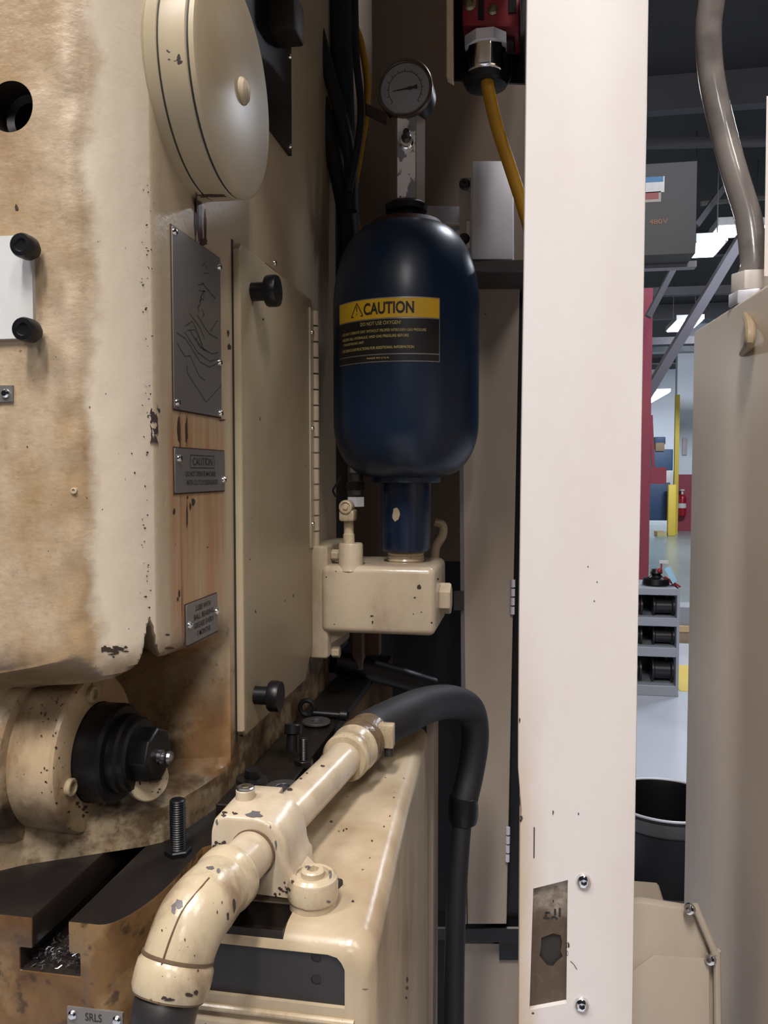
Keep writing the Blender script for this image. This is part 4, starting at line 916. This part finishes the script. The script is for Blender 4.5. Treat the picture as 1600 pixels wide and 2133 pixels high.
hp_ = [on_side(1552, 656, .001), on_side(1562, 680, .006), on_side(1561, 715, .008), on_side(1546, 737, .001)]
part('handle', tube(NB(), hp_, [.003, .005, .005, .003], 12, 6), plain('handle_paint', (.40, .31, .20), .4), rc, 'curved lifting handle')
# conduit and its connector
q = U(1563, 620, d=.86)
q.z = zt
cn = thing('conduit_connector', 'white hexagonal conduit connector on top of the beige cabinet', 'connector', q)
part('hex_nut', bev(lathe(NB(), [(.0215, 0), (.0215, .014), (0, .014)], q, (0, 0, 1), 6, .2), .0015, 2), ALU, cn)
part('hex_head', bev(lathe(NB(), [(.0195, .014), (.0195, .034), (0, .034)], q, (0, 0, 1), 6, .5), .0015, 2), CREAM, cn)
o = part('flexible_conduit', tube(NB(), [q+Vector((0, 0, .030)), U(1570, 545, d=.86), U(1560, 460, d=.87), U(1533, 370, d=.88), U(1504, 265, d=.89), U(1482, 160, d=.89), U(1476, 60, d=.88), U(1486, -40, d=.87), U(1500, -350, d=.86), U(1505, -900, d=.86)], .0136, 24, 8), VINYL)
tag(o, 'grey brown flexible conduit curving up from the beige cabinet', 'conduit')
# bright edge of another sheet at the far right
a = U(1594, 300, d=.80)
o = part('sheet_edge', hexa(NB(), [U(1597, 200, d=.8), U(1640, 200, d=.8), U(1640, 575, d=.8), U(1592, 575, d=.8)], [U(1597, 200, d=.81), U(1640, 200, d=.81), U(1640, 575, d=.81), U(1592, 575, d=.81)]), CREAM)
tag(o, 'cream sheet edge at the far right beside the conduit', 'panel')
# lower cover box
LY = .80
lc = thing('lower_cover', 'beige folded sheet cover below the beige cabinet, right of the cream post', 'cover', U(1390, 2133, Y=LY))
f4 = [(1300, 1884), (1335, 1880), (1452, 1898), (1490, 1998), (1497, 2400), (1300, 2400)]
part('cover_sheet', bev(hexa(NB(), [U(x, y, Y=LY) for x, y in f4], [U(x, y, Y=LY)+Vector((0, .012, 0)) for x, y in f4]), .0012, 2), COVP, lc)
f5 = [(1300, 2040), (1330, 2012), (1362, 1989), (1478, 1996), (1480, 2400), (1300, 2400)]
part('raised_panel', bev(hexa(NB(), [U(x, y, Y=LY-.006) for x, y in f5], [U(x, y, Y=LY) for x, y in f5]), .0012, 2), COVP, lc)
part('rim', tube(NB(), [U(1447, 1885, Y=LY-.006), U(1489, 1985, Y=LY-.006), U(1494, 2010, Y=LY-.006), U(1497, 2400, Y=LY-.006)], .0035, 10, 4), COVP, lc)
for px, py in ((1437, 1893), (1480, 1998)): put('button_screw', bh, lc, U(px, py, Y=LY-.008), (-.6, -1, .2))

# ------------------------------------------------------------------ unseen canopy above the frame, added to shade the back
o = part('shade_canopy', bev(prism(NB(), [(.66, Rz(.428)), (1.36, Rz(.82)), (1.36, Rz(1.2)), (.66, Rz(1.2))], 'X', XS+.001, .0), .012, 3), IVORY, mach)

# ------------------------------------------------------------------ factory behind
# grey shelf cart
c0 = U(1413, 1452, Z=0); cy = c0.y; cR = c0.x
def zc(py): return U(1413, py, Y=cy).z
ct = thing('shelf_cart', 'grey steel shelf cart with three dark bays on the shop floor', 'cart', (cR-.3, cy+.2, 0))
z_t = zc(1226); shelves = [(1226, 1241), (1288, 1306), (1350, 1370), (1430, 1455)]
for a_, b_ in shelves: part('shelf', bev(box(NB(), cR-.72, cR, cy, cy+.45, max(.0, zc(b_)), zc(a_)), .004, 1), GREYP, ct)
for xx in (cR-.72, cR-.018): part('side_panel', box(NB(), xx, xx+.018, cy-.002, cy+.45, 0.0, z_t), GREYP, ct)
part('back_sheet', box(NB(), cR-.70, cR-.02, cy+.43, cy+.448, .05, z_t), BLACK, ct)
for k, (a_, b_) in enumerate(((1241, 1288), (1306, 1350), (1370, 1430))):
    zz0, zz1 = zc(b_), zc(a_); hh = (zz1-zz0)*.42
    for j in range(3):
        x_ = cR-.58+j*.21
        o = part('wire_spool', lathe(NB(), [(hh*.5, 0), (hh, 0), (hh, .012), (hh*.75, .02), (hh*.75, .12), (hh, .128), (hh, .14), (hh*.5, .14)], (x_, cy+.05+.0, zz0+hh), (1, .0, 0), 20), plain('spool_black', (.018, .018, .022), .35) if j == 0 and k == 0 else bpy.data.materials['spool_black'])
        o.location.y += hh*1.0
        tag(o, 'dark spool in the %s bay of the grey cart, %s of three' % (('top', 'middle', 'bottom')[k], ('leftmost', 'middle one', 'rightmost')[j]), 'spool', 'dark spools in the grey cart, %s bay' % ('top', 'middle', 'bottom')[k])
bs = thing('fixture_base', 'dark round fixture with red bits on top of the grey cart', 'fixture', U(1366, 1224, Y=cy+.15))
q = U(1366, 1224, Y=cy+.15); q.z = z_t
part('base_disc', lathe(NB(), [(.085, 0), (.09, .01), (.085, .045), (.05, .055), (.03, .075), (.045, .085), (.03, .11), (0, .115)], q, (0, 0, 1), 24), BLACK, bs)
part('red_knob', lathe(NB(), [(.018, 0), (.022, .015), (.012, .03), (0, .032)], q+Vector((.015, -.02, .09)), (.3, -.2, 1), 14), REDP, bs)
part('white_tag', box(NB(), q.x+.02, q.x+.08, q.y-.01, q.y+.02, q.z+.150, q.z+.170), WHITE, bs)
part('tag_stem', box(NB(), q.x+.03, q.x+.04, q.y-.003, q.y+.003, q.z+.09, q.z+.152), REDP, bs)
q = U(1392, 1210, Y=cy+.1)
o = part('blue_card', hexa(NB(), [U(x, y, Y=cy+.1) for x, y in ((1384, 1184), (1396, 1180), (1410, 1209), (1402, 1217))], [U(x, y, Y=cy+.12) for x, y in ((1384, 1184), (1396, 1180), (1410, 1209), (1402, 1217))]), plain('pale_blue', (.35, .60, .80), .4, 0, .1)); tag(o, 'pale blue card leaning on the grey cart top', 'card')
o = part('red_binder', hexa(NB(), [U(x, y, Y=cy+.12) for x, y in ((1380, 1204), (1386, 1200), (1420, 1222), (1413, 1226))], [U(x, y, Y=cy+.2) for x, y in ((1380, 1204), (1386, 1200), (1420, 1222), (1413, 1226))]), REDP); tag(o, 'red folder sloping at the right corner of the grey cart top', 'folder')
# workbench glimpsed right of the cart
wq = U(1415, 1330, d=7.2)
wb = thing('work_bench', 'wood-topped bench glimpsed right of the grey cart', 'bench', (wq.x+.6, wq.y+.3, 0))
zb1 = U(1415, 1304, d=7.2).z; zb0 = U(1415, 1316, d=7.2).z
part('bench_top', box(NB(), wq.x-.02, wq.x+1.3, wq.y, wq.y+.6, zb0, zb1), plain('bench_wood', (.62, .44, .24), .5, 0, .2, 5), wb)
part('bench_drawer', box(NB(), wq.x, wq.x+1.25, wq.y+.02, wq.y+.55, zb0-.10, zb0), TAN, wb)
for xx in (wq.x+.0, wq.x+1.2): part('leg', box(NB(), xx, xx+.05, wq.y+.05, wq.y+.1, 0, zb0-.1), GREYP, wb)
o = part('storage_bin', box(NB(), wq.x, wq.x+.35, wq.y+.05, wq.y+.35, zb1, zb1+.16), GREYP); tag(o, 'grey bin on the wood-topped bench', 'bin')
# red crane post
q = U(1344, 985, d=9.0)
rcm = thing('red_column', 'dark red steel column rising behind the cream post edge', 'column', (q.x, q.y, 0))
part('web', box(NB(), q.x-.01, q.x+.01, q.y-.05, q.y+.05, .0, 3.5), REDC, rcm)
part('column_flange', box(NB(), q.x-.055, q.x+.045, q.y-.06, q.y-.05, 0, 3.5), REDC, rcm)
part('column_flange', box(NB(), q.x-.055, q.x+.045, q.y+.05, q.y+.06, 0, 3.5), REDC, rcm)
part('base_plate', box(NB(), q.x-.12, q.x+.10, q.y-.12, q.y+.12, 0, .02), REDC, rcm)
a = U(1352, 974, d=9.2); b = U(1379, 1007, d=9.2)
part('control_box', box(NB(), q.x+.044, b.x, q.y-.06, q.y+.06, b.z, a.z), REDC, rcm)
part('rod', bar(NB(), U(1356, 865, d=9.0), U(1361, 978, d=9.0), .035, .035), REDC, rcm)
# yellow column and bollard
q = U(1409, 985, d=20); o = part('yellow_column', box(NB(), q.x-.055, q.x+.045, q.y-.06, q.y+.06, 0, 3.4), YELC); tag(o, 'pale yellow column at the end of the white partition', 'column')
q = U(1403, 985, d=19.4); o = part('yellow_bollard', bev(box(NB(), q.x-.12, q.x+.06, q.y-.08, q.y+.08, 0, 1.22), .02, 2), YELF); tag(o, 'bright yellow bollard at the foot of the yellow column', 'bollard')
# extinguisher
q = U(1421, 1050, Y=pw.y-.125)
ex = thing('fire_extinguisher', 'red fire extinguisher hanging on the red wall band', 'fire extinguisher', (q.x, q.y, q.z-.28))
part('cylinder', lathe(NB(), [(.09, -.30), (.10, -.28), (.10, .16), (.07, .22), (.03, .25), (0, .25)], q, (0, 0, 1), 20), plain('extinguisher_red', (.32, .01, .02), .3), ex)
part('valve', lathe(NB(), [(.03, .25), (.03, .33), (.06, .34), (.06, .38), (0, .38)], q, (0, 0, 1), 12), WHITE, ex)
part('label_band', lathe(NB(), [(.101, -.10), (.101, .02)], q, (0, 0, 1), 20), WHITE, ex)
a = U(1428, 930, d=20.8); o = part('wall_panel_box', bev(box(NB(), a.x-.06, a.x+.06, pw.y-.05, pw.y, a.z-.22, a.z+.22), .02, 2), plain('offwhite_box', (.5, .47, .50), .5)); tag(o, 'narrow pale box on the white partition above the extinguisher', 'box')
# blue machine
q0 = U(1350, 1092, d=19.8)
bmac = thing('blue_machine', 'blue machine tool standing far back on the shop floor', 'machine', (q0.x, q0.y+.4, 0))
def bb(px0, py0, px1, py1, d_, th, m, nm):
    a, b = U(px0, py0, d=d_), U(px1, py1, d=d_); part(nm, bev(box(NB(), a.x, b.x, a.y, a.y+th, max(.0, b.z), a.z), .02, 2), m, bmac)
bb(1330, 1005, 1394, 1084, 19.8, .8, plain('blue_dark', (.03, .065, .15), .5, 0, .2, 3, 0), 'machine_base')
bb(1340, 936, 1400, 1008, 20.2, .6, BLUEM, 'machine_column')
bb(1364, 910, 1386, 926, 20.2, .5, BLUEM, 'head_cap'); bb(1366, 922, 1384, 940, 20.1, .5, TAN, 'motor')
bb(1387, 980, 1403, 1012, 19.7, .4, WHITE, 'control_panel')
a = U(1370, 1084, d=19.3); b = U(1398, 1094, d=19.3); o = part('wood_pallet', box(NB(), a.x, b.x-.12, a.y, a.y+.5, .0, .10), plain('pallet_wood', (.5, .42, .22), .6)); tag(o, 'low wooden pallet in front of the blue machine', 'pallet')
# horizontal blinds / pipes on the far wall
for k, py in enumerate((866, 878, 890, 898)):
    a = U(1352, py, d=33.0); o = part('wall_pipe', tube(NB(), [(a.x-.5, a.y, a.z), (a.x+1.6, a.y, a.z)], .05, 10, 1), plain('wall_pipe_paint%d' % k, (.3, .32, .38), .5)); tag(o, 'grey pipe along the far wall, %s of four' % ('topmost', 'second from the top', 'third from the top', 'lowest')[k], 'pipe', 'pipes along the far wall')
# big grey cabinet hanging above with its signs
hY = U(1400, 430, d=6.0).y
hcab = thing('control_cabinet', 'dark grey control cabinet high up right of the cream post, with signs', 'cabinet', U(1400, 527, Y=hY))
def hb_(px0, py0, px1, py1, y, th, m, nm, par, **k):
    a, b = U(px0, py0, Y=y), U(px1, py1, Y=y); return part(nm, box(NB(), a.x, b.x, y, y+th, b.z, a.z), m, par, **k)
cb = hb_(1300, 345, 1449, 527, hY, .3, DGREY, 'cabinet_body', hcab)
lb1 = hb_(1330, 370, 1384, 400, hY-.004, .003, WHITE, 'white_sign', hcab); hb_(1330, 370, 1382, 378, hY-.006, .002, plain('sign_blue', (.05, .22, .45), .5), 'blue_header', lb1)
lb2 = hb_(1330, 401, 1377, 420, hY-.004, .003, plain('sign_cream', (.45, .38, .33), .5), 'danger_sign', hcab); hb_(1330, 403, 1372, 414, hY-.006, .002, plain('sign_red', (.35, .06, .06), .5), 'red_panel', lb2)
q = U(1352, 468, Y=hY-.004); ORG = plain('sign_orange', (.26, .10, .05), .5); q1 = U(1392, 455, Y=hY-.004)
lettering([('480V', 0, 0, q1.x-q.x, q1.z-q.z)], lambda u, v: (q.x+u, hY-.004, q.z+v), ORG, hcab, 'orange_lettering', offset=.02)
o = part('cross_beam', box(NB(), U(1290, 545, d=6.3).x, U(1450, 545, d=6.3).x, U(1400, 545, d=6.3).y, U(1400, 545, d=6.3).y+.1, U(1400, 557, d=6.3).z, U(1400, 545, d=6.3).z), plain('beam_grey', (.28, .26, .28), .5)); tag(o, 'light grey cross beam just under the control cabinet', 'beam')
# roof structure
def tr(p, q_, w_, lab_, nm='roof_brace', m=None):
    o = part(nm, bar(NB(), p, q_, w_, w_), m or TRUSS); tag(o, lab_, 'brace')
tr(U(1300, 900, d=9), U(1560, 470, d=9), .10, 'thick dark diagonal roof brace crossing below the lamps')
tr(U(1350, 660, d=8), U(1410, 545, d=8), .055, 'short diagonal brace below the cross beam')
tr(U(1450, 470, d=10), U(1530, 360, d=10), .07, 'diagonal brace right of the control cabinet')
tr(U(1460, 424, d=11), U(1640, 408, d=11), .05, 'pale horizontal strut behind the conduit', m=plain('pale_strut', (.3, .28, .26), .6))
tr(U(1340, 110, d=9), U(1440, -60, d=9), .05, 'steep thin brace at the top of the opening')
tr(U(1330, 610, d=12), U(1640, 600, d=12), .12, 'dark horizontal truss chord above the middle lamp')
for k, py in enumerate((150, 300)):
    tr(U(1330, py, d=9), U(1700, py-8, d=9), .09, ('upper', 'lower')[k]+' dark roof beam crossing behind the conduit')
for k in range(4):
    yy = 9+k*6.0
    part('ceiling_joist', box(NB(), -4, 13, yy, yy+.15, 5.25, 5.6), TRUSS, bpy.data.objects['ceiling'])
for k, (py, d_) in enumerate(((706, 17), (722, 17.5), (748, 24))):
    a = U(1350, py, d=d_); o = part('duct', box(NB(), a.x-1, a.x+3.5, a.y, a.y+.3, a.z-.12, a.z+.03), (TRUSS, GREYP, TRUSS)[k]); tag(o, ('dark duct high behind the red column', 'grey duct just under the dark duct', 'far dark duct above the far lamp')[k], 'duct')
part('x', NB().__class__ and box(NB(), 0, .001, 0, .001, 0, .001), TRUSS); bpy.data.objects.remove(bpy.data.objects['x'])
# ceiling lamps in view
def lamp(px0, py0, px1, py1, d_, lab_):
    a, b = U(px0, py1, d=d_), U(px1, py0, d=d_); t = thing('high_bay_lamp', lab_, 'lamp', ((a.x+b.x)/2, a.y+.3, a.z), 'high bay lamps')
    wq_ = abs(b.x-a.x); dep = max(.5, abs(b.z-a.z)*d_/max(.5, (a.z-H)))
    part('housing', box(NB(), a.x-.03, b.x+.03, a.y-.03, a.y+dep+.03, a.z+.02, a.z+.12), WHITE, t)
    part('lamp_panel', box(NB(), a.x, b.x, a.y, a.y+dep, a.z, a.z+.03), LAMPM, t)
    for xx in (a.x+.02, b.x-.02): part('suspension_rod', box(NB(), xx-.006, xx+.006, a.y+dep/2-.006, a.y+dep/2+.006, a.z+.12, 5.595), TRUSS, t)
lamp(1455, 478, 1508, 509, 9.6, 'bright lamp left of the conduit, nearest of the row')
lamp(1500, 455, 1548, 474, 10.5, 'bright lamp partly behind the conduit')
lamp(1584, 455, 1620, 474, 10.5, 'bright lamp right of the conduit at the picture edge')
lamp(1412, 644, 1462, 669, 17.0, 'bright lamp just above the corner of the beige cabinet')
lamp(1353, 793, 1394, 818, 27.0, 'farthest bright lamp beside the red column')
# round bin
q = U(1388, 1660, d=2.68); q.z = 0
tb = thing('round_bin', 'round dark bin with a light rolled rim between post and cabinet', 'bin', (q.x, q.y, .17))
zr = U(1388, 1625, Y=q.y+.175).z; Rr = .185
bm = lathe(NB(), [(0, .18), (Rr-.03, .18), (Rr-.012, zr-.02), (Rr-.006, zr)], (q.x, q.y, 0), (0, 0, 1), 64); bmesh.ops.delete(bm, geom=[f for f in bm.faces if len(f.verts) > 4], context='FACES_ONLY')
part('inner_wall', bm, BLACK, tb)
bm = lathe(NB(), [(Rr-.03, .17), (Rr-.004, zr-.06), (Rr, zr-.055), (Rr-.002, zr-.004)], (q.x, q.y, 0), (0, 0, 1), 64); bmesh.ops.delete(bm, geom=[f for f in bm.faces if len(f.verts) > 4], context='FACES_ONLY')
part('outer_wall', bm, plain('bin_dark', (.03, .03, .035), .4, .3), tb)
bm = NB(); tube(bm, [(q.x+(Rr-.003)*math.cos(t), q.y+(Rr-.003)*math.sin(t), zr) for t in [2*PI*k/64 for k in range(65)]], .0045, 8, 1); part('rim', bm, ALU, tb)
bm = lathe(NB(), [(Rr+.001, zr-.052), (Rr+.003, zr-.045), (Rr+.001, zr-.012)], (q.x, q.y, 0), (0, 0, 1), 64); bmesh.ops.delete(bm, geom=[f for f in bm.faces if len(f.verts) > 4], context='FACES_ONLY')
part('rim_band', bm, plain('rim_band_grey', (.12, .12, .125), .45, .3), tb)
o = part('grey_platform', bev(box(NB(), q.x-.25, q.x+.35, q.y-.45, q.y+.25, 0, .17), .01, 2), plain('platform_grey', (.10, .105, .13), .5)); tag(o, 'low dark grey platform under the round bin', 'platform')
a = U(1318, 1840, d=2.2); b = U(1372, 1900, d=2.2)
o = part('cardboard_box', bev(box(NB(), a.x-.1, b.x, a.y-.16, a.y+.02, 0, a.z), .006, 1), TAN); tag(o, 'brown cardboard box beside the round bin, behind the cream post', 'box')

# ------------------------------------------------------------------ paint chips and grime rings
from mathutils.bvhtree import BVHTree
bpy.context.view_layer.update()
def chips(root, lst, mat, name, seed=1):
    """irregular flakes lying on the surface of a thing; where they lie is given by photograph pixels"""
    r = random.Random(seed); trees = []
    obs = [root]+[c for c in root.children_recursive]
    for o in obs:
        if o.type == 'MESH' and len(o.data.polygons) > 3:
            mw = o.matrix_world; trees.append(BVHTree.FromPolygons([mw @ v.co for v in o.data.vertices], [tuple(p.vertices) for p in o.data.polygons]))
    bm = NB(); O = Vector((0, 0, H))
    def hit(px, py):
        v = (cf + cr*(px-800)/F + cu*(1066.5-py)/F).normalized(); best = None
        for t in trees:
            h = t.ray_cast(O, v)
            if h[0] is not None and (best is None or h[3] < best[3]): best = h
        return best
    for px, py, w_, h_ in lst:
        b = hit(px, py)
        if b is None: continue
        n_ = 14 if max(w_, h_) > 9 else 8; vs = []
        for k in range(n_):
            t = 2*PI*k/n_; q_ = r.uniform(.62, 1.15)
            e = hit(px+w_/2*q_*math.cos(t), py+h_/2*q_*math.sin(t))
            if e is None or abs(e[3]-b[3]) > .02: continue
            nn = e[1] if e[1].dot(O-e[0]) > 0 else -e[1]
            vs.append(bm.verts.new(e[0]+nn*.00035))
        if len(vs) < 4: continue
        c0 = bm.verts.new(b[0]+(b[1] if b[1].dot(O-b[0]) > 0 else -b[1])*.0004)
        for k in range(len(vs)): bm.faces.new((vs[k], vs[(k+1) % len(vs)], c0))
    if len(bm.faces): return part(name, bm, mat, root, recalc=False, kind='stuff')
PRIMER = plain('grey_primer', (.14, .13, .135), .45, .2)
FLECK = plain('dark_fleck', (.035, .022, .018), .6, 0, .1)
rr = random.Random(4)
chips(cl, [(530, 1697, 38, 15), (575, 1758, 5, 22), (563, 1722, 4, 9), (688, 1822, 7, 18), (640, 1806, 14, 6), (684, 1878, 12, 5), (452, 1712, 5, 12)], PRIMER, 'paint_chips')
chips(cl, [(rr.uniform(446, 470), rr.uniform(1752, 1778), rr.uniform(4, 14), rr.uniform(3, 9)) for k in range(10)]+[(rr.gauss(592, 9), rr.gauss(1850, 9), rr.uniform(3, 10), rr.uniform(3, 8)) for k in range(14)]+[(rr.uniform(455, 500), rr.uniform(1692, 1700), rr.uniform(4, 12), rr.uniform(3, 5)) for k in range(8)], FLECK, 'grime_flecks', 2)
chips(pipe, [(372, 1884, 22, 20), (362, 1893, 10, 22), (438, 1808, 16, 8), (455, 1815, 8, 10)], PRIMER, 'paint_chips', 3)
chips(pipe, [(605, 1645, 13, 8), (672, 1596, 10, 4), (640, 1611, 5, 3), (627, 1622, 6, 3), (338, 1938, 4, 6), (385, 1957, 3, 8), (487, 1885, 7, 34), (474, 1908, 5, 16), (342, 2078, 16, 7), (352, 2082, 24, 8), (393, 2072, 20, 9), (408, 2068, 10, 12), (330, 2090, 8, 6), (360, 2098, 10, 6), (315, 2085, 5, 12), (412, 2022, 4, 6), (405, 1990, 3, 4), (452, 1900, 3, 8), (462, 1880, 3, 7)], FLECK, 'dark_flecks', 4)
chips(mach, [(rr.gauss(232, 16), rr.gauss(1356, 6), rr.uniform(4, 18), rr.uniform(3, 8)) for k in range(22)]+[(402, 1046, 7, 20), (396, 1055, 4, 16), (362, 1066, 6, 14), (373, 1236, 4, 18), (370, 1248, 4, 10), (475, 694, 5, 14), (477, 722, 8, 16), (349, 1322, 12, 4), (331, 855, 5, 10), (548, 665, 4, 6), (520, 1165, 3, 3), (390, 1036, 5, 6), (365, 1134, 2, 3), (432, 1140, 3, 3), (57, 930, 4, 4), (280, 985, 4, 5), (274, 945, 4, 4), (503, 1532, 8, 8), (35, 432, 8, 14), (220, 820, 3, 3), (430, 955, 3, 4)]
      +[(rr.gauss(rr.choice((310, 306, 300)), 4), rr.uniform(360, 1290), rr.uniform(1.5, 5), rr.uniform(1.5, 5)) for k in range(60)], FLECK, 'dark_flecks', 5)
chips(vb, [(873, 1223, 9, 12), (864, 1245, 5, 4), (775, 1283, 7, 5), (776, 1296, 4, 7), (878, 1275, 3, 3), (899, 1297, 4, 5), (861, 1279, 3, 3), (700, 1190, 3, 3), (680, 1202, 3, 3), (912, 1206, 4, 5)], FLECK, 'dark_flecks', 6)
chips(hub, [(rr.gauss(185, 22), rr.gauss(1690, 14), rr.uniform(3, 10), rr.uniform(3, 9)) for k in range(16)]+[(rr.uniform(85, 130), rr.uniform(1450, 1690), rr.uniform(2, 6), rr.uniform(2, 7)) for k in range(26)], FLECK, 'oil_flecks', 7)
chips(hs, [(735, 1878, 8, 5), (722, 1727, 5, 4), (716, 1730, 4, 6), (775, 1752, 5, 4), (690, 1712, 6, 6), (706, 1732, 3, 3), (812, 1700, 3, 4), (800, 1722, 4, 4), (755, 1812, 3, 3), (724, 1660, 3, 3), (760, 2060, 14, 2), (848, 2040, 4, 12), (848, 2058, 6, 7), (846, 2078, 5, 6)], FLECK, 'dark_flecks', 8)
chips(post, [(1083, 1668, 5, 22), (1086, 1705, 6, 16), (1084, 700, 3, 20), (1083, 1500, 3, 14), (1087, 560, 3, 9), (1152, 1692, 3, 12), (1205, 1695, 3, 6), (1183, 1968, 9, 14), (1181, 1985, 6, 14), (1110, 2110, 7, 5), (1225, 1180, 3, 3), (1244, 1212, 3, 3), (1238, 1252, 3, 3)], FLECK, 'dark_flecks', 9)
pd_ = bpy.data.objects['pivot_disc']
chips(pd_, [(rr.uniform(275, 335), rr.uniform(1598, 1652), rr.uniform(3, 7), rr.uniform(3, 6)) for k in range(16)], FLECK, 'dark_flecks', 10)
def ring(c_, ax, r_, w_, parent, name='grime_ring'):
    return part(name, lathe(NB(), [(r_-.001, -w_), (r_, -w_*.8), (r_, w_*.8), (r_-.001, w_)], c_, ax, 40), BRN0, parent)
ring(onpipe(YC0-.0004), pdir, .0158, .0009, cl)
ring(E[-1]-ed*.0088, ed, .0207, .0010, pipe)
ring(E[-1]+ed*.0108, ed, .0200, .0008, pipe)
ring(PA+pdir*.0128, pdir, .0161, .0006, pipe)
chips(mach, [(372, 898, 7, 66), (388, 898, 6, 64), (389, 1075, 3, 70), (409, 446, 10, 96), (427, 470, 6, 74), (424, 505, 16, 18), (440, 407, 70, 9), (352, 1350, 20, 6), (462, 875, 14, 4)], RUSTD, 'rust_runs', 12)
